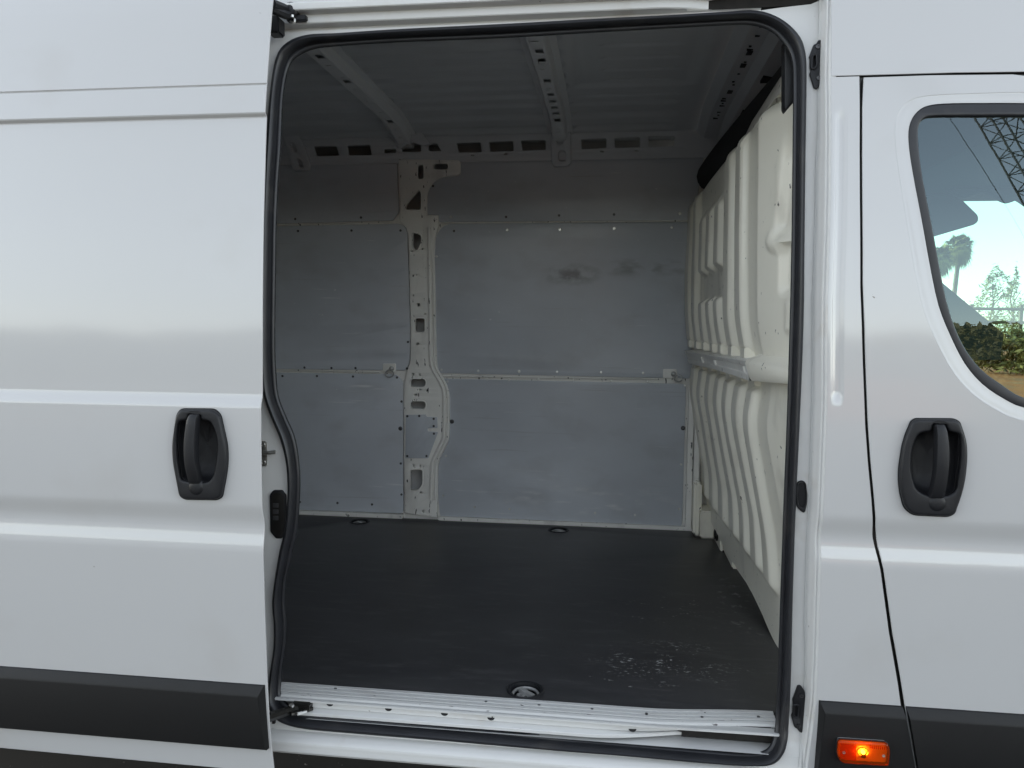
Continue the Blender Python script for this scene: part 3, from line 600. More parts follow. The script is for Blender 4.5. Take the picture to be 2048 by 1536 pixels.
xl_px = [(1664, 0), (1661, 100), (1660, 150), (1660, 400), (1654, 600), (1653, 795), (1650, 893), (1645, 1023), (1640, 1140), (1635, 1314), (1631, 1405), (1614, 1530)]
xl_w = sorted([(Ub(*p, .004).z, Ub(*p, .004).x) for p in xl_px])
def XL(z): return float(np.interp(z, [a for a, b in xl_w], [b for a, b in xl_w]))
zt = Uj(760, 60).z; ztop = zt + .006
rt = [Uj(*q) for q in [(1636, 2), (1622, 8), (1560, 15), (1528, 19.5)]]
def A0(z): return -(.0165 + .0050 * smooth(.70, .82, z) * (1 - smooth(1.88, 2.0, z)))
out = [(-1.08, .44)] + [(XL(z) + A0(z) + .004, z) for z in frange(.44, 2.25, .07)] + [(XL(rt[0].z) + A0(2.3) + .004, rt[0].z)] + [(q.x, q.z) for q in rt] + [(rt[-1].x - .03, ztop), (-1.08, ztop)]
mid = [(o.lerp(i, .55).x, o.lerp(i, .55).z) for o, i in zip(OO, II)]
frame = plate('door_frame', out, [mid[::2]], JY, .006, .001, M['jamb'], van, bend=lambda x, z: B(z) + JZ(z) - JY, cuts=frange(.46, 2.26, .035))
mesh('rubber_seal', V, F, M['rubber'], frame, ang=50)
# pressed step between jamb and outer skin
def step_fn(u, v):
    z = .40 + (2.62 - .40) * v; x = XL(z); pr = [(A0(z), JZ(z) - .0012), (A0(z) + .002, JZ(z) - .003), (A0(z) + .004, JZ(z) - .008), (-.0115, .012), (-.0095, .008), (-.0075, .006), (-.006, .009), (-.004, .009), (-.002, .004), (.002, .0012), (.012, .0015)]
    a, y = pr[round(u * 10)]
    return Vector((x + a, y + B(z) - crease(z, False) * smooth(-.02, -.006, a), z))
mesh('pillar_step', *grid(step_fn, 10, 120), M['jamb'], frame, ang=40)
# header track above the opening
hp = [(.012, -.012), (.012, .015), (.006, .017), (-.012, .0185), (-.014, .021), (-.014, .040), (-.018, .042), (-.036, .0435), (-.038, .046), (-.038, .060), (-.036, .063), (.05, .066), (.06, .12), (-.02, .125)]
hp = [(JY + B(zt) + a, zt + b) for a, b in hp]
mesh('header_track', *extrude_x(hp, -1.06, .34, 24, lambda x, j: (.05 * smooth(.1, .34, x) if 3 <= j <= 10 else 0)), M['jamb'], van, ang=30)
mesh('track_void', *join([box(-1.06, .47, .16, .20, zt + .02, zt + .14)]), M['gap_shade'], van)  # dark box imitates the shadow inside the header track
# roller arms of the sliding door
c8 = lambda x, y: (520 + x * .1172, y * .1172)
rl = lambda x, y, o=.02: Ub(*c8(x, y), o)
parts = [tube([rl(200, 60, -.06), rl(380, 130, -.01), rl(500, 200, .02), rl(650, 230, .03)], .012, 8), tube([rl(190, 150, -.05), rl(420, 250, .0), rl(640, 300, .03), rl(800, 370, .05)], .011, 8),
         lathe(rl(550, 120), (0, 0, 1), [(.006, -.01), (.007, .0), (.007, .012), (.003, .016)], 12), lathe(rl(550, 200), (0, -1, 0), [(.020, -.012), (.020, .012), (.014, .018), (.001, .02)], 16)]
p = rl(700, 330, .03); parts.append(box(p.x - .035, p.x + .018, p.y - .012, p.y + .012, p.z - .008, p.z + .008, .003))
p = rl(265, 460, .0); parts.append(box(p.x - .02, p.x + .013, p.y - .012, p.y + .03, p.z - .018, p.z + .024, .004))
ra = mesh('roller_arm', *join(parts), M['plastic'], van)
p = rl(570, 360, .02); mesh('roller_pin', *join([lathe(p, (0, -1, 0), [(.008, 0), (.008, .004), (.004, .005), (.004, .0), (.001, 0)], 14), lathe(rl(550, 280, .01), (0, 0, 1), [(.005, -.003), (.005, .003)], 10)]), M['zinc'], ra)
p = rl(800, 270, .045); mesh('roller', *join([lathe(p + Vector((0, 0, -.014)), (0, 0, 1), [(.012, 0), (.014, .003), (.014, .022), (.012, .026)], 16)]), M['grease'], ra)
e4 = lambda x, y: (500 + x * .12763, 1340 + y * .12760)
el = lambda x, y, yy: Uy(*e4(x, y), yy)
parts = [tube([el(240, 770, -.07), el(430, 700, -.02), el(640, 625, .02), el(800, 590, .05)], .012, 8), tube([el(280, 720, -.06), el(560, 640, .03), el(900, 560, .06)], .009, 8), tube([el(640, 690, .0), el(800, 660, .02), el(970, 600, .05)], .006, 8),
         box(*[f for f in (el(850, 560, .05).x - .03, el(850, 560, .05).x + .02, .03, .07, el(850, 560, .05).z - .006, el(850, 560, .05).z + .012)], .003)]
p = el(375, 825, -.02); parts.append(box(p.x - .004, p.x + .004, p.y - .004, p.y + .004, p.z - .002, p.z + .018, .001))
ra = mesh('roller_arm', *join(parts), M['grease'], van)
p = el(650, 560, .02); mesh('roller_bolt', *lathe(p, (0, -.6, .8), [(.007, -.004), (.0075, .001), (.005, .002), (.005, .006), (.001, .0065)], 12), M['zinc'], ra)
p0, p1 = el(745, 690, .0), el(890, 655, .02); mesh('cable_clip', *tube([p0, p0.lerp(p1, .45), p0.lerp(p1, .5), p0.lerp(p1, .75), p1], .004, 8, rr=[.0042, .0042, .003, .0038, .003]), M['alu'], ra)

# sill: ridged trim, track well, lips, outer sill
def sdy(x, j): return .030 * smooth(.10, .42, x)
tp = [(.1295, .530), (.1290, .5375), (.1175, .5375), (.1165, .5318), (.1118, .5318), (.1108, .5372), (.1000, .5368), (.0992, .5310), (.0945, .5310), (.0935, .5365), (.0840, .536), (.0832, .5305), (.0785, .5305), (.0775, .5355), (.068, .534), (.064, .531), (.064, .528), (.070, .526)]
st = mesh('sill_trim', *extrude_x(tp, -.885, .425, 40, sdy), M['alu'], van, ang=20)
for px, py in [(575, 1367), (671, 1377), (972, 1403), (1078, 1410), (1184, 1418), (1293, 1427), (1404, 1434), (1517, 1433)]:
    q = Uz(px, py, .5365); mesh('trim_screw', *lathe(q, (0, 0, 1), [(.004, -.002), (.004, .0006), (.001, .0008)], 8), M['darkscrew'], st)
mesh('groove_shade_line', *join([extrude_x([(a_, .5334), (a_ - .0038, .5334 - dz)], -.884, .424, 40, sdy) for a_, dz in ((.1157, .0002), (.0984, .0008), (.0824, .0012))]), M['groove'], st)  # dark strips added to deepen the shade in the trim grooves
wl = [(.085, .5275), (.054, .5315), (.050, .5305), (.0495, .5265), (.058, .5245)]
mesh('track_lip', *extrude_x(wl, -.885, .44, 30, lambda x, j: .004 * smooth(.1, .42, x)), M['alu'], van, ang=20)
wf = [(.058, .5245), (.060, .5084), (.064, .5065)]
tw = mesh('track_wall', *extrude_x(wf, -.81, .40, 40, lambda x, j: .05 * smooth(.02, .36, x)), M['jamb'], van)
for px, py in [(660, 1408), (777, 1417.5), (889, 1427), (982, 1436), (1265, 1460)]:
    q = Uy(px, py, .0595); yy = q.y - .0012 + .05 * smooth(.02, .36, q.x); hm = [Vector((q.x + .0095 * math.cos(a), yy, q.z + .0015 - .0075 * math.sin(a))) for a in [math.pi * i / 8 for i in range(9)]]
    hm += [p + Vector((0, .004, 0)) for p in hm]
    mesh('drain_hole', hm, [tuple(range(9)), tuple(range(17, 8, -1))] + [(i, i + 9, (i + 1) % 9 + 9, (i + 1) % 9) for i in range(9)], M['foam'], tw, recalc=True)
wg = [(.064, .507), (.046, .5027), (.0435, .5035), (.041, .5015), (.041, .4950), (.048, .492)]
mesh('track_ledge', *extrude_x(wg, -.80, .36, 40, lambda x, j: .075 * smooth(-.05, .36, x)), M['jamb'], van, ang=20)
mesh('track_well', *join([grid(lambda u, v: Vector((-.95 + 1.42 * u, .044 + .10 * v, .484)), 4, 2), box(-.95, .47, .125, .135, .44, .53)]), M['jamb'], van)
mesh('track_gap_fill', *join([box(.18, .42, .078, .125, .49, .522, .01)]), M['gap_shade'], van)  # dark block painted as the shade of the gap beside the trim
def sill_fn(u, v):
    pr = [(.060, .452), (.046, .4515), (.036, .450), (.028, .4455), (.022, .4415), (.017, .439), (.013, .434), (.012, .428), (.016, .4255), (.015, .420), (.015, .408), (.020, .401), (.06, .397), (.20, .390)]
    y, z = pr[round(u * 13)]; return Vector((-1.6 + 2.10 * v, y, z))
mesh('outer_sill', *grid(sill_fn, 13, 10), M['jamb'], van, ang=25)

# latch striker, contact block and catches on the jamb
def on(px, py, off=0.0): return Uj(px, py, off)
p = on(527, 905, 0)
s_ = mesh('latch_striker', *join([plate_v for plate_v in [box(p.x - .012, p.x + .010, p.y - .003, p.y + .001, p.z - .036, p.z + .030, .003)]]), M['zinc'], frame)
mesh('striker_bar', *join([tube([on(522, 907, -.004), on(538, 906, -.014), on(549, 904, -.012), on(549, 903.6, .0)], .0048, 8)]), M['zinc'], frame)
for dz in (-.026, .02): mesh('striker_bolt', *lathe(p + Vector((.001, -.003, dz)), (0, -1, 0), [(.007, 0), (.006, .004), (.003, .004), (.0025, .001), (.0005, .001)], 10), M['zinc'], frame)
k2 = lambda x, y: (300 + x * .26042, 750 + y * .26042)
cb = plate('contact_block', fillet(xz([k2(945, 885), k2(1012, 885), k2(1042, 925), k2(1045, 1215), k2(1010, 1258), k2(965, 1258), k2(922, 1205), k2(917, 920)], lambda a, b: on(a, b, -.006)), .004, 3), [], JY - .006, .010, .002, M['plastic'], frame, bend=lambda x, z: B(z) + JZ(z) - JY)
plate('contact_well', fillet(xz([k2(950, 905), k2(1008, 905), k2(1028, 935), k2(1030, 1205), k2(1000, 1240), k2(970, 1240), k2(934, 1195), k2(931, 935)], lambda a, b: on(a, b, -.007)), .004, 3), [], JY - .0068, .003, .0008, M['grease'], frame, bend=lambda x, z: B(z) + JZ(z) - JY)
for yy in (1003, 1052, 1100):
    plate('contact_pad', fillet(xz([k2(942, yy - 17), k2(984, yy - 17), k2(984, yy + 16), k2(942, yy + 16)], lambda a, b: on(a, b, -.009)), .001, 2), [], JY - .0085, .003, .0005, M['darkscrew'], frame, bend=lambda x, z: B(z) + JZ(z) - JY)
d1 = lambda x, y: (1580 + x * .11719, 60 + y * .11719); d2 = lambda x, y: (1560 + x * .09112, 1340 + y * .09115)
def catch(poly, hole, rim, bolts, f):
    o = plate('door_catch', fillet(xz([f(*q) for q in poly], lambda a, b: on(a, b, -.008)), .003, 3), [fillet(xz([f(*q) for q in hole], lambda a, b: on(a, b, -.008)), .006, 4)], JY - .008, .010, .0025, M['plastic'], frame, bend=lambda x, z: B(z) + JZ(z) - JY)
    pts = fillet(xz([f(*q) for q in hole], lambda a, b: on(a, b, -.009)), .006, 4)
    mesh('catch_rim', *tube([Vector((x, JZ(z) - .009 + B(z), z)) for x, z in pts], .0028, 7, True), M['plastic'], frame)
    pts = fillet(xz([f(*q) for q in hole], lambda a, b: on(a, b, -.004)), .004, 3)
    plate('catch_well', pts, [], JY - .0015, .002, .0003, M['foam'], frame, bend=lambda x, z: B(z) + JZ(z) - JY)
    for bq in bolts: mesh('catch_bolt', *lathe(on(*f(*bq), -.008), (0, -1, 0), [(.0052, -.001), (.005, .003), (.0028, .003), (.0024, .001), (.0005, .001)], 10), M['darkscrew'], frame)
catch([(490, 165), (530, 160), (545, 185), (555, 840), (490, 985), (455, 1000), (415, 985), (335, 735), (360, 690), (345, 640), (345, 470), (330, 455), (410, 240), (450, 230)], [(380, 440), (455, 410), (462, 600), (430, 655), (370, 665)], 0, [(475, 285), (490, 820)], d1)
catch([(395, 355), (465, 355), (545, 470), (565, 600), (500, 1370), (475, 1390), (430, 1370), (375, 1290), (320, 1270), (250, 1010), (285, 960), (290, 740), (280, 670)], [(300, 760), (400, 760), (420, 820), (400, 1060), (290, 1010)], 0, [(470, 560), (405, 1225)], d2)
d3 = lambda x, y: (1560 + x * .078125, 940 + y * .078125)
po = [(440, 320), (520, 270), (620, 280), (670, 350), (705, 620), (695, 860), (650, 1070), (605, 1100), (510, 1040), (415, 910), (410, 600)]
ho = [(470, 350), (530, 310), (600, 310), (640, 370), (660, 620), (655, 820), (620, 960), (560, 960), (480, 900), (445, 620)]
plate('catch_pocket', fillet(xz([d3(*q) for q in po], lambda a, b: on(a, b, -.004)), .005, 3), [fillet(xz([d3(*q) for q in ho], lambda a, b: on(a, b, -.004)), .004, 3)], JY - .005, .007, .002, M['plastic'], frame, bend=lambda x, z: B(z) + JZ(z) - JY)
plate('pocket_well', fillet(xz([d3(*q) for q in ho], lambda a, b: on(a, b, .0)), .004, 3), [], JY - .0012, .002, .0004, M['foam'], frame, bend=lambda x, z: B(z) + JZ(z) - JY)

# -- sliding door slid back
SY = -.114
def handle(parent, front, outer, inner, grip, bulge, bend):
    U_ = lambda p, o=0.0: Ub(*p, front + o)
    so_ = fillet(xz(outer, lambda a, b: U_((a, b), -.006)), .03, 5); si = fillet(xz(inner, lambda a, b: U_((a, b), -.006)), .02, 5)
    plate('handle_gasket', fillet(xz(outer, lambda a, b: U_((a, b), -.001)), .03, 5), [si], front - .0035, .005, .001, M['foam'], parent, bend=lambda x, z: B(z))
    cx = sum(x for x, z in so_) / len(so_); cz = sum(z for x, z in so_) / len(so_)
    sh = [(cx + (x - cx) * .965, cz + (z - cz) * .975) for x, z in so_]
    plate('handle_surround', sh, [si], front - .016, .015, .006, M['plastic'], parent, bend=lambda x, z: B(z), res=3, ang=50)
    cxi = sum(x for x, z in si) / len(si); czi = sum(z for x, z in si) / len(si); V, F = [], []; n = len(si)
    for s, d in [(1.03, -.006), (1.0, .004), (.95, .018), (.82, .030), (.5, .036), (.02, .038)]:
        V += [Vector((cxi + (x - cxi) * s, front + B(z) + d, czi + (z - czi) * s)) for x, z in si]
    F = [(i * n + k, i * n + (k + 1) % n, (i + 1) * n + (k + 1) % n, (i + 1) * n + k) for i in range(5) for k in range(n)]
    mesh('handle_cup', V, F, M['plastic'], parent, ang=60)
    # grip: bowed bar
    L = [U_(p, -.012) for p in grip[0]]; Rr = [U_(p, -.012) for p in grip[1]]
    L = catmull(L, False, 5); Rr = catmull(Rr, False, 5); V, F = [], []; n = len(L)
    for i, (a, b) in enumerate(zip(L, Rr)):
        t = i / (n - 1); bow_ = -.016 * math.sin(math.pi * min(1, t * .92 + .08)) - .004
        for s, d in [(0, .016), (0, .004), (.08, -.002), (.3, -.004), (.7, -.004), (.92, -.002), (1, .004), (1, .016)]:
            q = a.lerp(b, s); V.append(Vector((q.x, q.y + bow_ + d, q.z)))
    F = [(i * 8 + j, (i + 1) * 8 + j, (i + 1) * 8 + (j + 1) % 8, i * 8 + (j + 1) % 8) for i in range(n - 1) for j in range(8)]
    F += [tuple(range(8)), tuple((n - 1) * 8 + k for k in range(8))[::-1]]
    mesh('handle_grip', V, F, M['plastic'], parent, ang=50)
    q = U_(bulge, -.012); mesh('handle_boss', *lathe(q + Vector((0, .006, 0)), (0, -1, 0), [(.021, -.004), (.0205, .006), (.018, .010), (.010, .0125), (.001, .013)], 24), M['plastic'], parent, ang=60)
    return si
h1 = lambda x, y: (300 + x * .26042, 750 + y * .26042); h2 = lambda x, y: (1740 + x * .14972, 820 + y * .14974)
s_out = [h1(*q) for q in [(240, 254), (500, 256), (548, 300), (606, 560), (602, 720), (560, 940), (520, 962), (270, 958), (228, 930), (176, 660), (172, 520), (205, 300)]]
s_in = [h1(*q) for q in [(232, 352), (300, 348), (312, 292), (398, 292), (402, 345), (478, 352), (525, 470), (530, 580), (500, 770), (462, 815), (412, 822), (296, 812), (248, 800), (222, 640), (215, 470)]]
s_grip = ([h1(*q) for q in [(316, 300), (304, 350), (290, 520), (292, 660), (300, 760), (304, 830)]], [h1(*q) for q in [(384, 300), (386, 350), (382, 520), (384, 660), (392, 760), (396, 830)]])
r_out = [h2(*q) for q in [(600, 104), (1120, 108), (1200, 150), (1290, 420), (1300, 640), (1260, 1020), (1130, 1390), (1040, 1430), (560, 1408), (440, 1310), (375, 1050), (368, 800), (430, 400), (540, 140)]]
r_in = [h2(*q) for q in [(630, 300), (815, 282), (825, 170), (985, 168), (1030, 285), (1190, 310), (1195, 640), (1130, 1080), (1010, 1140), (760, 1140), (600, 1060), (530, 800), (545, 520)]]
r_grip = ([h2(*q) for q in [(850, 190), (848, 300), (835, 560), (825, 800), (800, 1040), (780, 1170)]], [h2(*q) for q in [(980, 190), (1004, 300), (1020, 560), (1010, 800), (994, 1040), (985, 1170)]])
sin_ = fillet(xz(s_in, lambda a, b: Ub(a, b, SY)), .02, 5)
xe = -.8195
sd_ = plate('sliding_door', fillet([(-2.08, .410, .01), (xe + .004, .404, .012), (xe, .50, .2), (xe, .7, .3), (xe, 2.34, .01), (-2.08, 2.34, .01)], .01, 5), [sin_], SY, .005, .0018, M['paint'], van, bend=bend_slide, cuts=sorted(CUTS + frange(.43, 2.3, .0193)), xcuts=frange(-2.0, -.85, .12), ang=14)
plate('inner_panel', [(-2.05, .45), (xe - .05, .45), (xe - .035, 2.30), (-2.05, 2.30)], [[(x - .03 if x < -.97 else x + .03, z + (.03 if z > 1.2 else -.03)) for x, z in [(-1.06, 1.10), (-.90, 1.10), (-.90, 1.32), (-1.06, 1.32)]]], SY + .052, .025, .004, M['jamb'], sd_, bend=lambda x, z: B(z) - crease(z, True), cuts=frange(.5, 2.3, .1))
handle(sd_, SY, s_out, s_in, s_grip, h1(360, 862), None)
def cladding(x0, x1, z0, z1, y0, miter0, miter1, parent, dep=.018, xb=None, xt=None):
    # black strip with a sloping upper face and mitred ends; x0/x1 given at bottom and top
    (x0b, x0t), (x1b, x1t) = x0, x1; rows = [(0, z0, -.001, 0), (0, z0 + .002, -dep * .75, 0), (0, z0 + .006, -dep, .002), (0, z1 - .026, -dep, .012), (0, z1 - .020, -dep * .9, .010), (0, z1 - .002, -.003, .002), (0, z1, .001, 0)]
    V = []; n = 16
    for _, z, d, ins in rows:
        t = (z - z0) / (z1 - z0); a = x0b + (x0t - x0b) * t + (ins if miter0 else 0); b = x1b + (x1t - x1b) * t - (ins if miter1 else 0)
        V += [Vector((a + (b - a) * i / n, y0 + B(z) + d, z)) for i in range(n + 1)]
    F = [(r * (n + 1) + i, r * (n + 1) + i + 1, (r + 1) * (n + 1) + i + 1, (r + 1) * (n + 1) + i) for r in range(6) for i in range(n)]
    k = len(V); V += [Vector((x0b, y0 + B(z0) + .002, z0)), Vector((x0t, y0 + B(z1) + .002, z1)), Vector((x1b, y0 + B(z0) + .002, z0)), Vector((x1t, y0 + B(z1) + .002, z1))]
    F += [tuple([k] + [r * (n + 1) for r in range(7)] + [k + 1]), tuple([k + 3] + [r * (n + 1) + n for r in range(6, -1, -1)] + [k + 2])]
    return mesh('side_cladding', V, F, M['clad'], parent, ang=25, recalc=True)
cladding((-2.07, -2.07), (xe - .005, xe - .006), ZT[1], ZT[0], SY - .001, True, True, sd_)

# -- front pillar skin and front door
gap_px = [(1722, 157), (1722.5, 293), (1723, 400), (1724, 576), (1727, 649), (1729, 722), (1734, 850), (1740, 930), (1747, 1000), (1752, 1075), (1766, 1143), (1783, 1265), (1801, 1366), (1809.5, 1426), (1828, 1530), (1836, 1580)]
gw = sorted([(Ub(*p, .0).z, Ub(*p, .0).x) for p in gap_px])
def XG(z): return float(np.interp(z, [a for a, b in gw], [b for a, b in gw]))
zs0 = Ub(1690, 153.5, 0).z
def skin_fn(u, v):
    z = .40 + (zs0 - .40) * v; a, b = XL(z) + .001, XG(z) - .0022; x = a + (b - a) * u
    d = x - (XL(z) + .0245)
    f = smooth(-.020, -.003, d) * (1 - smooth(.001, .0135, d)) * smooth(1.345, 1.375, z + .10 * abs(d)) * (1 - smooth(1.99, 2.025, z + .6 * max(0, d)))
    return Vector((x, B(z) - crease(z, False) + .0048 * f + .03 * smooth(.985, 1.0, u) ** 3, z))
ps = mesh('pillar_panel', *grid(skin_fn, 44, 230), M['paint'], van, ang=60)
hp_ = plate('high_side_panel', fillet([(XL(2.2) - .002, zs0 + .0024, .002), (.75, zs0 + .0016, .002), (1.62, zs0 - .016, .01), (1.55, 2.60, .01), (XL(2.3), 2.60, .002)], .002, 2), [], 0, .004, .0012, M['paint'], van, bend=lambda x, z: B(z), cuts=frange(2.1, 2.6, .02), xcuts=frange(.5, 1.6, .05), ang=14)
mesh('seam_backing', *join([box(.50, 1.6, .075, .08, 2.05, 2.11)]), M['grease'], van)
V, F = [], []
for i in range(41):
    z = .40 + (zs0 - .40) * i / 40
    V += [Vector((XG(z) - .016, B(z) + .014, z)), Vector((XG(z) + .016, B(z) + .014, z))]
    if i: F.append((2 * i - 2, 2 * i - 1, 2 * i + 1, 2 * i))
mesh('door_gap_strip', V, F, M['grease'], van)  # black strip set behind the open door gap
wo_px = [(2048, 205), (1960, 205), (1904, 205.6), (1863, 208.5), (1839, 217), (1822, 236), (1814.5, 262), (1816, 300), (1824, 352), (1833, 400), (1845, 465), (1857, 532), (1874, 611), (1898, 672), (1927, 728), (1962, 769), (2006, 799), (2048, 817)]
wi_px = [(2048, 234), (1960, 234), (1900, 234), (1874, 234), (1852, 236.5), (1840, 245), (1834.5, 262), (1836, 300), (1843, 352), (1852, 400), (1863, 455), (1877, 532), (1891, 600), (1908, 655), (1930, 700), (1960, 738), (2000, 768), (2048, 796)]
wo_ = xz(wo_px, lambda a, b: Ub(a, b, .004)); wi_ = xz(wi_px, lambda a, b: Ub(a, b, .012))
zt_, zb_ = wo_[0][1], wo_[-1][1]; zti, zbi = wi_[0][1], wi_[-1][1]
wo_ = wo_ + [(1.0, zb_ - .012), (1.30, zb_ + .0), (1.47, zb_ + .05), (1.50, zb_ + .09), (1.30, zt_ - .16), (1.22, zt_ - .06), (1.12, zt_ - .01)]
wi_ = wi_ + [(1.0, zbi - .012), (1.30, zbi + .0), (1.45, zbi + .04), (1.465, zbi + .09), (1.275, zti - .15), (1.20, zti - .06), (1.10, zti - .01)]
wo_s = [(v.x, v.y) for v in catmull([(x, z, 0) for x, z in wo_], True, 3)]; wi_s = [(v.x, v.y) for v in catmull([(x, z, 0) for x, z in wi_], True, 3)]
cxw, czw = 1.05, 1.72
rec = []
for x, z in wo_s:
    d = Vector((x - cxw, z - czw)); d.normalize(); k = .030 if x < .95 else .02
    rec.append((x + d.x * k, z + d.y * k * .8))
fd_out = [(XG(z) + .0022, z) for z in frange(.42, 2.07, .05)] + [(XG(2.07) + .006, zs0 - .0025)] + [(.7, zs0 - .0022), (.87, zs0 - .006), (1.15, 2.04), (1.30, 1.96), (1.55, 1.62), (1.62, 1.45), (1.60, .9), (1.45, .42)]
rin = fillet(xz(r_in, lambda a, b: Ub(a, b, 0)), .02, 5)
fd = plate('front_door', fd_out, [rec, rin], 0, .005, .0018, M['paint'], van, bend=bend_body, cuts=sorted([c for c in CUTS if c < 2.06] + frange(.43, 2.05, .0173)), xcuts=frange(.56, 1.6, .04), ang=14)
# soft pressed flare from the skin down to the window frame
V, F = [], []; n = len(rec)
for s, d in [(-.04, .0), (.0, .0003), (.2, .0004), (.45, .0011), (.7, .0019), (.9, .0024), (1.08, .0026)]:
    for (xa_, za_), (xb_, zb2) in zip(rec, wo_s):
        x = xa_ + (xb_ - xa_) * s; z = za_ + (zb2 - za_) * s; V.append(Vector((x, B(z) - crease(z, False) + d, z)))
F = [(i * n + k, i * n + (k + 1) % n, (i + 1) * n + (k + 1) % n, (i + 1) * n + k) for i in range(6) for k in range(n)]
mesh('window_flare', V, F, M['paint'], fd, ang=70)
plate('window_frame', wo_s, [wi_s], .0035, .020, .005, M['rubber'], fd, bend=lambda x, z: B(z), cuts=frange(1.4, 2.05, .06), ang=50, res=2)
gl_o = [(cxw + (x - cxw) * 1.02, czw + (z - czw) * 1.02) for x, z in wi_s]
bm = bmesh.new(); bm.faces.new([bm.verts.new((x, 0, z)) for x, z in gl_o])
for zc in frange(1.30, 2.06, .02): bmesh.ops.bisect_plane(bm, geom=bm.verts[:] + bm.edges[:] + bm.faces[:], plane_co=(0, 0, zc), plane_no=(0, 0, 1))
for v in bm.verts: v.co.y = glass_y(v.co.z)
bm.verts.index_update(); V = [v.co.copy() for v in bm.verts]; F = [tuple(v.index for v in f.verts) for f in bm.faces]; bm.free()
mesh('window_glass', V, F, M['glass'], fd, ang=60)
handle(fd, 0.0, r_out, r_in, r_grip, h2(890, 1240), None)
# cladding on pillar foot and door, split by the door gap
cladding((XL(.44) + .016, XL(.644) + .006), (XG(.44) - .004, XG(.644) - .004), .44, .644, -.001, True, False, ps)
cladding((XG(.44) + .004, XG(.644) + .004), (1.50, 1.55), .44, .644, -.001, False, True, fd)

# amber side marker lamp, lit
l3 = lambda x, y: (1650 + x * .073242, 1450 + y * .073254)
lo = [l3(*q) for q in [(330, 360), (1690, 450), (1745, 640), (1700, 1065), (440, 985), (295, 800)]]
lw = fillet([(q.x, q.z, r) for q, r in ((Ub(*p, -.024), rr) for p, rr in zip(lo, [.009, .008, .01, .006, .012, .01]))], .008, 5)
lamp = plate('marker_lamp', lw, [], -.0215, .003, .001, M['reflector'], van, bend=lambda x, z: B(z), ang=50)
lc = (sum(x for x, z in lw) / len(lw), sum(z for x, z in lw) / len(lw))
plate('lens', lw, [], -.036, .015, .004, M['lens'], lamp, bend=lambda x, z: B(z), res=2, ang=50)
plate('lens_rim', [(lc[0] + (x - lc[0]) * 1.02, lc[1] + (z - lc[1]) * 1.03) for x, z in lw], [[(lc[0] + (x - lc[0]) * .95, lc[1] + (z - lc[1]) * .90) for x, z in lw]], -.0265, .006, .002, M['plastic'], lamp, bend=lambda x, z: B(z), ang=50)
rb = []
for i in range(15):
    a = l3(420 + i * 30, 500 + i * 3); b_ = l3(420 + i * 30, 930 + i * 4); rb.append(tube([Ub(*a, -.0365), Ub(*b_, -.0365)], .0011, 5))
for i in range(9):
    a = l3(1230 + i * 56, 560 + i * 5); b_ = l3(1235 + i * 56, 640 + i * 5); rb.append(tube([Ub(*a, -.0365), Ub(*b_, -.0365)], .0011, 5))
mesh('lens_rib', *join(rb), M['lens'], lamp)['kind'] = 'stuff'
p = Ub(*l3(1040, 740), -.028)
mesh('bulb', *lathe(p + Vector((0, .005, 0)), (0, -1, 0), [(.0025, -.002), (.0042, .002), (.0050, .005), (.0040, .0078), (.0005, .0092)], 16), M['bulb'], lamp)
mesh('bulb_holder', *join([lathe(p + Vector((.002, .004, -.012)), (0, 0, 1), [(.006, -.002), (.006, .005), (.0045, .007)], 12)]), M['plastic'], lamp)
mesh('reflector_ring', *tube([p + Vector((.013 * math.cos(a), .002, .010 * math.sin(a))) for a in [6.2832 * i / 20 for i in range(20)]], .0014, 6, True), M['ring'], lamp)
for q in [(515, 745), (1600, 840)]: mesh('lamp_screw', *lathe(Ub(*l3(*q), -.0362), (0, -1, 0), [(.0034, -.001), (.0034, .0012), (.0018, .0012), (.0016, .0004), (.0003, .0004)], 12), M['screw'], lamp)

# -- cab: far door, pillars, dark lining, windscreen, visor, dashboard
ferx = lambda pts: pts
plate('far_door', [(.55, .45), (1.60, .45), (1.62, 1.45), (1.16, 2.09), (.55, 2.09)], [wi_s], 1.975, .05, .01, M['cab'], van)
V = [Vector((x, 2.0, z)) for x, z in gl_o]; mesh('far_glass', V, [tuple(range(len(V)))], M['glass'], van)
def bar(a, b, wy, h): return tube([Vector(a), Vector(b)], h, 6)
pa0, pa1 = Uy(1868, 528, 1.93), Uy(2024, 672, 1.93)
dirv = (pa1 - pa0)
V, F = join([tube([Vector((pa0.x, .09, pa0.z)) - dirv * .3, Vector((pa1.x, .09, pa1.z)) + dirv * .6], .045, 8)])
mesh('screen_pillar', V, F, M['cab'], van)
tri = [Uy(1860, 545, 1.90), Uy(2008, 668, 1.90), Uy(2000, 720, 1.90), Uy(1860, 720, 1.90)]
V = tri + [p + Vector((0, .04, 0)) for p in tri]
mesh('pillar_trim', V, [(0, 1, 2, 3), (7, 6, 5, 4), (0, 4, 5, 1), (1, 5, 6, 2), (2, 6, 7, 3), (3, 7, 4, 0)], M['cab'], van, recalc=True)
hl = [(1780, 120), (2300, 120), (2300, 470), (2150, 430), (2070, 418), (2039, 397), (2024, 405), (2012, 402), (1972, 382), (1932, 396), (1922, 393), (1780, 300)]
plate('cab_headliner', fillet(xz(hl, lambda a, b: Uy(a, b, 1.62)), .012, 3), [], 1.62, .05, .008, M['cab'], van)
vz = [(1760, 330), (1905, 380), (1957, 430), (1958, 442), (1950, 449), (1760, 505)]
plate('sun_visor', fillet(xz(vz, lambda a, b: Uy(a, b, 1.80)), .02, 4), [], 1.80, .02, .006, M['cab'], van)
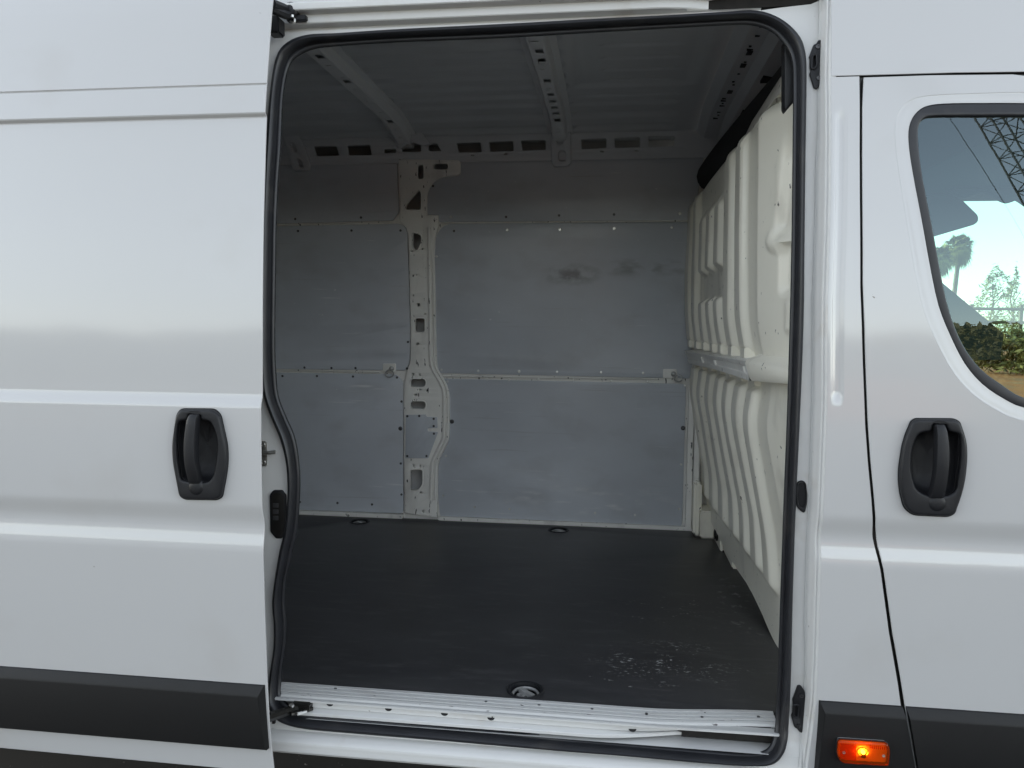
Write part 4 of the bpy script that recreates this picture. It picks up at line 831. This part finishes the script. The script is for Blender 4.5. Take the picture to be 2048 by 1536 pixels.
V, F = join([box(.60, 1.75, .10, 1.97, 2.10, 2.14), box(1.55, 2.2, .12, 1.93, .6, 1.20, .05), box(.6, 2.6, .12, 1.95, .40, .46), box(1.75, 2.75, .15, 1.9, .55, 1.22, .08), box(.585, .61, .09, 1.97, .47, 2.12)])
mesh('cab_body', V, F, M['cab'], van)
V, F = grid(lambda u, v: Vector((pa0.x + dirv.x * (3.2 * v - 1.35), .10 + 1.86 * u, pa0.z + dirv.z * (3.2 * v - 1.35) - .01)), 2, 2); mesh('windscreen', V, F, M['screenglass'], van)
for sx in (-2.75, 2.15):
    for yy in (.14, 1.92):
        wr = Vector((sx, yy, .34)); sg = -1 if yy < 1 else 1
        t_ = mesh('wheel', *lathe(wr, (0, sg, 0), [(.20, -.22), (.33, -.21), (.345, -.18), (.345, -.04), (.33, -.01), (.22, .0), (.21, -.02)], 32), M['tyre'], van)
        mesh('rim', *lathe(wr + Vector((0, -.02 * sg, 0)), (0, sg, 0), [(.208, -.02), (.205, .004), (.18, -.01), (.10, .008), (.06, .014), (.001, .014)], 28), M['zinc'], t_)

# ------------------------------------------------------------------ surroundings (seen under the van, through the cab and mirrored in glass and paint)
def setting(name, V, F, mt, kind='structure'):
    o = mesh(name, V, F, mt, None); o['kind'] = kind; return o
def thing(o, label, cat, group=None):
    o['label'] = label; o['category'] = cat
    if group: o['group'] = group
    return o
M['soil'] = mat('dry_orange_soil', (.34, .095, .010), .95, vary=.35, vscale=.6, dirt=((.16, .12, .06), 2.0, .5, .75, .6), bump=.8, bscale=6)
M['earth'] = mat('dry_grey_earth', (.11, .085, .06), .95, vary=.35, vscale=.6, bump=.8, bscale=6)
M['concrete'] = mat('yard_concrete', (.055, .050, .044), .9, vary=.35, vscale=1.4, chips=((.40, .38, .34), 55, .70, .74), bump=.8, bscale=60)
M['leaf'] = mat('leaf_green', (.15, .115, .022), .6, vary=.45, vscale=.9)
M['leafpale'] = mat('pale_leaf', (.34, .29, .09), .6, vary=.45, vscale=.9)
M['palm'] = mat('palm_frond', (.24, .21, .06), .55, vary=.4, vscale=1.1)
M['bark'] = mat('bark', (.24, .19, .14), .9, vary=.4, vscale=8)
M['wood'] = mat('weathered_wood', (.16, .12, .09), .8, vary=.3)
M['mast'] = mat('galvanised_lattice', (.05, .052, .05), .6, vary=.3)
def soil_fn(u, v):
    x = -150 + 300 * u; y = -150 + 300 * v
    h = -.03
    return Vector((x, y, h + (.0 if abs(y) < 9 else .12 * noise.noise(Vector((x * .08, y * .08, 0))))))
setting('ground', *grid(soil_fn, 100, 100), M['earth'])
setting('soil_field', *grid(lambda u, v: Vector((1.5 + 34 * u, 9.2 + 40 * v, .16 + .05 * noise.noise(Vector((u * 9, v * 9, 0))))), 20, 20), M['soil'])
setting('yard', *grid(lambda u, v: Vector((-16 + 32 * u, -11 + 20 * v, -.004)), 8, 8), M['concrete'])
pv = bpy.data.objects.new('pavement', None); COL.objects.link(pv); pv['kind'] = 'structure'
for i in range(-3, 3):
    for j in range(-1, 2):
        mesh('paving_slab', *box(i * 2.4 - .35 + .006, i * 2.4 + 2.05 - .006, j * 2.4 - .62 + .006, j * 2.4 + 1.78 - .006, -.05, .004 + .002 * ((i * 7 + j * 3) % 3), .004), M['concrete'], pv)
def bank(name, y0, y1, h, x0, x1, seed):
    def fn(u, v):
        x = x0 + (x1 - x0) * u; y = y0 + (y1 - y0) * v
        return Vector((x, y, h * smooth(0, .55, v) * (1 - smooth(.8, 1, v)) * (1 + .22 * noise.noise(Vector((x * .15, seed, y * .2)))) - .02))
    return setting(name, *grid(fn, 60, 16), M['soil'])
bank('soil_bank', -19, -34, 1.7, 3, 45, 3.1)
def mirror(px, py, D):                                          # where a thing stands that shows at (px, py) in the cab window, D metres from the glass
    d = ray(px, py).normalized(); zg = 1.7
    for _ in range(8):
        n = Vector((0, -1, .14 * max(0, zg - 1.30))).normalized(); g = Vector((0, glass_y(zg), zg)); hit = CAM + d * ((g - CAM).dot(n) / d.dot(n)); zg = .5 * zg + .5 * hit.z
    r = d - n * 2 * d.dot(n); return hit + r * (D / abs(r.y))
def leaves(center, rad, n, size, seed, shape=1.0):
    r = random.Random(seed); V, F = [], []
    cl = [Vector((r.gauss(0, .42) * rad[0], r.gauss(0, .42) * rad[1], r.uniform(-.9, .95) * rad[2])) for _ in range(max(6, n // 60))]
    for i in range(n):
        c0 = r.choice(cl); p = Vector(center) + c0 * 1.0 + Vector((r.gauss(0, .2) * rad[0], r.gauss(0, .2) * rad[1], r.gauss(0, .13) * rad[2]))
        t = (p.z - center[2]) / rad[2]; f = max(.1, 1 - shape * max(0, t) * .75); p.x = center[0] + (p.x - center[0]) * f; p.y = center[1] + (p.y - center[1]) * f
        u = Vector((r.gauss(0, 1), r.gauss(0, 1), r.gauss(.4, 1))).normalized(); v = u.orthogonal().normalized(); s = size * r.uniform(.6, 1.4); k = len(V)
        V += [p - u * s, p + v * s * .35, p + u * s, p - v * s * .35]; F.append((k, k + 1, k + 2, k + 3))
    return V, F
def tree(name, base, h, rad, n, size, mt, seed, label, cat='tree', shape=1.0, group=None):
    e = bpy.data.objects.new(name, None); COL.objects.link(e); e.location = base; thing(e, label, cat, group)
    b = Vector(base); rr = random.Random(seed); pts = [b + Vector((rr.gauss(0, .04) * h * t, rr.gauss(0, .04) * h * t, h * .9 * t)) for t in (0, .25, .5, .75, 1)]
    parts = [tube(pts, .1, 7, rr=[.022 * h, .017 * h, .012 * h, .007 * h, .002 * h])]
    for i in range(7):
        t = .25 + .09 * i; o = b + Vector((0, 0, h * .9 * t)); a = rr.uniform(0, 6.28); parts.append(tube([o, o + Vector((math.cos(a) * rad[0] * .5, math.sin(a) * rad[0] * .5, h * .15))], .01, 5, rr=[.007 * h, .002 * h]))
    mesh('trunk', *join(parts), M['bark'], e)
    V, F = leaves((b.x, b.y, b.z + h * .62), rad, n, size, seed, shape); mesh('crown', V, F, mt, e)
    return e
def palm(base, h, seed, label):
    e = bpy.data.objects.new('fan_palm', None); COL.objects.link(e); e.location = base; thing(e, label, 'palm tree', 'palms beyond the cab')
    b = Vector(base); top = b + Vector((.3, 0, h)); r = random.Random(seed)
    mesh('trunk', *tube([b, b + Vector((.05, 0, h * .4)), b + Vector((.25, 0, h * .8)), top], .2, 8, rr=[.26, .2, .17, .16]), M['bark'], e)
    V, F = [], []
    for i in range(64):
        a = i * 2.39996; el_ = 1.2 - 2.5 * (i / 64); d = Vector((math.cos(a) * math.cos(el_), math.sin(a) * math.cos(el_), math.sin(el_))); L_ = .80 * r.uniform(.8, 1.15)
        side = d.cross(Vector((0, 0, 1))).normalized(); up = side.cross(d).normalized(); root = top + d * L_ * .6 + Vector((0, 0, -.25 * (1 - max(-1, el_)) * .3))
        for k in range(-8, 9):
            an = k * .16; dd = (d * math.cos(an) + side * math.sin(an)); tip = root + dd * L_ * (1 - .018 * k * k * .4) - Vector((0, 0, .30 * abs(math.sin(an)) + .15 + .10 * (1 - d.z)))
            mid = root + dd * L_ * .55; wv = (side * math.cos(an) - d * math.sin(an)) * .04; q = len(V)
            V += [root, mid + wv, tip, mid - wv]; F.append((q, q + 1, q + 2, q + 3))
    mesh('crown', V, F, M['palm'], e)
def ground_at(px, D): q = Uy(px, 700, D); return Vector((q.x, q.y, 0))
q = Uy(1918, 500, 62); palm((q.x - .3, q.y, 0), q.z + .2, 1, "tall fan palm seen through the cab window beside the window frame")
q = Uy(1876, 520, 60); palm((q.x - .3, q.y, 0), q.z + .2, 2, "fan palm half hidden by the black window frame, left of the taller palm")
q = Uy(1990, 540, 40); tree('tree', (q.x, q.y, 0), 4.3, (1.25, 1.25, 1.75), 1500, .10, M['leafpale'], 11, "feathery pale green tree seen through the cab window behind the fence", shape=1.1)
q = Uy(2030, 540, 44); tree('tree', (q.x, q.y, 0), 4.7, (.7, .7, 1.9), 900, .10, M['leafpale'], 12, "narrow pointed tree at the edge of the photo behind the fence", shape=1.2)
e = bpy.data.objects.new('wooden_fence', None); COL.objects.link(e); q0 = ground_at(1840, 26); e.location = q0; thing(e, "dark wooden rail fence seen through the cab window below the trees", 'fence')
dirf = Vector((1, .05, 0)).normalized()
for i in range(12): pz = q0 + dirf * (i * 1.6); mesh('post', *box(pz.x - .05, pz.x + .05, pz.y - .05, pz.y + .05, 0, 2.35), M['wood'], e)
for zz in (1.3, 1.75, 2.2): mesh('rail', *tube([q0 + Vector((0, 0, zz)), q0 + dirf * 18 + Vector((0, 0, zz))], .05, 6), M['wood'], e)
for k, (px, D, rx, h, lab) in enumerate([(1990, 25, 1.5, 1.3, "low dark bush growing at the foot of the rail fence"), (2046, 24, 1.1, 1.2, "small bush by the fence at the right edge of the photo")]):
    q = ground_at(px, D); tree('bush', (q.x, q.y - 1, 0), h, (rx, 1.0, h * .5), 1500, .14, M['leaf'], 20 + k, lab, 'bush', .3, 'bushes by the fence')
# behind the photographer: plants on the soil, lattice mast with a cable
for k, (px, D, rx, h, lab) in enumerate([(1985, 13.5, .75, 1.0, "leafy plant on orange soil mirrored low in the cab window"), (1960, 22, 1.9, 2.2, "wide dark bush on the soil bank mirrored in the cab window"), (2030, 21, 1.4, 1.8, "rounded bush on the soil bank mirrored at the window's right edge")]):
    q = mirror(px, 700, D); tree('plant', (q.x, q.y, .0 if D < 19 else .7), h, (rx, rx * .6, h * .5), 1600, .11, M['leaf'], 40 + k, lab, 'plant', .4, 'plants mirrored in the window')
ma0, ma1 = mirror(1900, 90, 24), mirror(2110, 440, 24)
ax = (ma1 - ma0); ma0 -= ax * .35; ma1 += ax * .55; ax = (ma1 - ma0); Lm = ax.length; t_ = ax.normalized(); u_ = t_.cross(Vector((0, 1, 0))).normalized(); v_ = t_.cross(u_)
ch = []
for a, b_ in ((-1, -1), (-1, 1), (1, -1), (1, 1)): ch.append(tube([ma0 + u_ * a * .42 + v_ * b_ * .42, ma1 + u_ * a * .42 + v_ * b_ * .42], .035, 6))
nseg = int(Lm / .85)
for i in range(nseg):
    p0, p1 = ma0 + t_ * (i * Lm / nseg), ma0 + t_ * ((i + 1) * Lm / nseg)
    for s1, s2 in (((-1, -1), (1, -1)), ((1, -1), (1, 1)), ((1, 1), (-1, 1)), ((-1, 1), (-1, -1))):
        a = p0 + u_ * s1[0] * .42 + v_ * s1[1] * .42; b_ = p1 + u_ * s2[0] * .42 + v_ * s2[1] * .42; ch.append(tube([a, b_], .020, 5)); ch.append(tube([p0 + u_ * s1[0] * .42 + v_ * s1[1] * .42, p0 + u_ * s2[0] * .42 + v_ * s2[1] * .42], .024, 5))
ch.append(tube([ma1, Vector((ma1.x + 1.5, ma1.y, 0))], .2, 8)); ch.append(box(ma1.x + .2, ma1.x + 2.8, ma1.y - 1.2, ma1.y + 1.2, 0, 1.2, .05))
o = mesh('lattice_boom', *join(ch), M['mast'], None); thing(o, "grey steel lattice boom mirrored in the cab window against dark blue sky", 'crane')
a, b_ = mirror(1885, 215, 23), mirror(2020, 425, 23); d = b_ - a
o = mesh('cable', *tube([a - d * .6, b_ + d * 2.2], .012, 5), M['mast'], None); thing(o, "thin slanting cable mirrored in the cab window left of the lattice boom", 'cable')

def line_leaves(n, seed):
    r = random.Random(seed)
    def ht(x): return 8.6 + 1.6 * noise.noise(Vector((x * .035, 2, 0))) + .9 * noise.noise(Vector((x * .12, 5, 0)))
    V, F = grid(lambda u, v: Vector((-190 + 280 * u, -104 - 12 * v - 2 * noise.noise(Vector((u * 90, v * 3, 1))), [0, .8, 1, .8, 0][round(v * 4)] * ht(-190 + 280 * u))), 260, 4)
    for i in range(n):
        x = r.uniform(-190, 90); p = Vector((x, -104 + r.gauss(0, 1.5), ht(x) * r.uniform(0, 1.02)))
        u = Vector((r.gauss(0, 1), r.gauss(0, .5), r.gauss(0, 1))).normalized(); v = u.orthogonal().normalized(); k = len(V); q = r.uniform(.5, 1.0)
        V += [p - u * q, p + v * q * .6, p + u * q, p - v * q * .6]; F.append((k, k + 1, k + 2, k + 3))
    return V, F
V, F = line_leaves(7000, 3); o = mesh('treeline', V, F, M['leaf'], None); o['kind'] = 'stuff'; o['label'] = 'far off dark tree line mirrored along the white van doors'; o['category'] = 'trees'
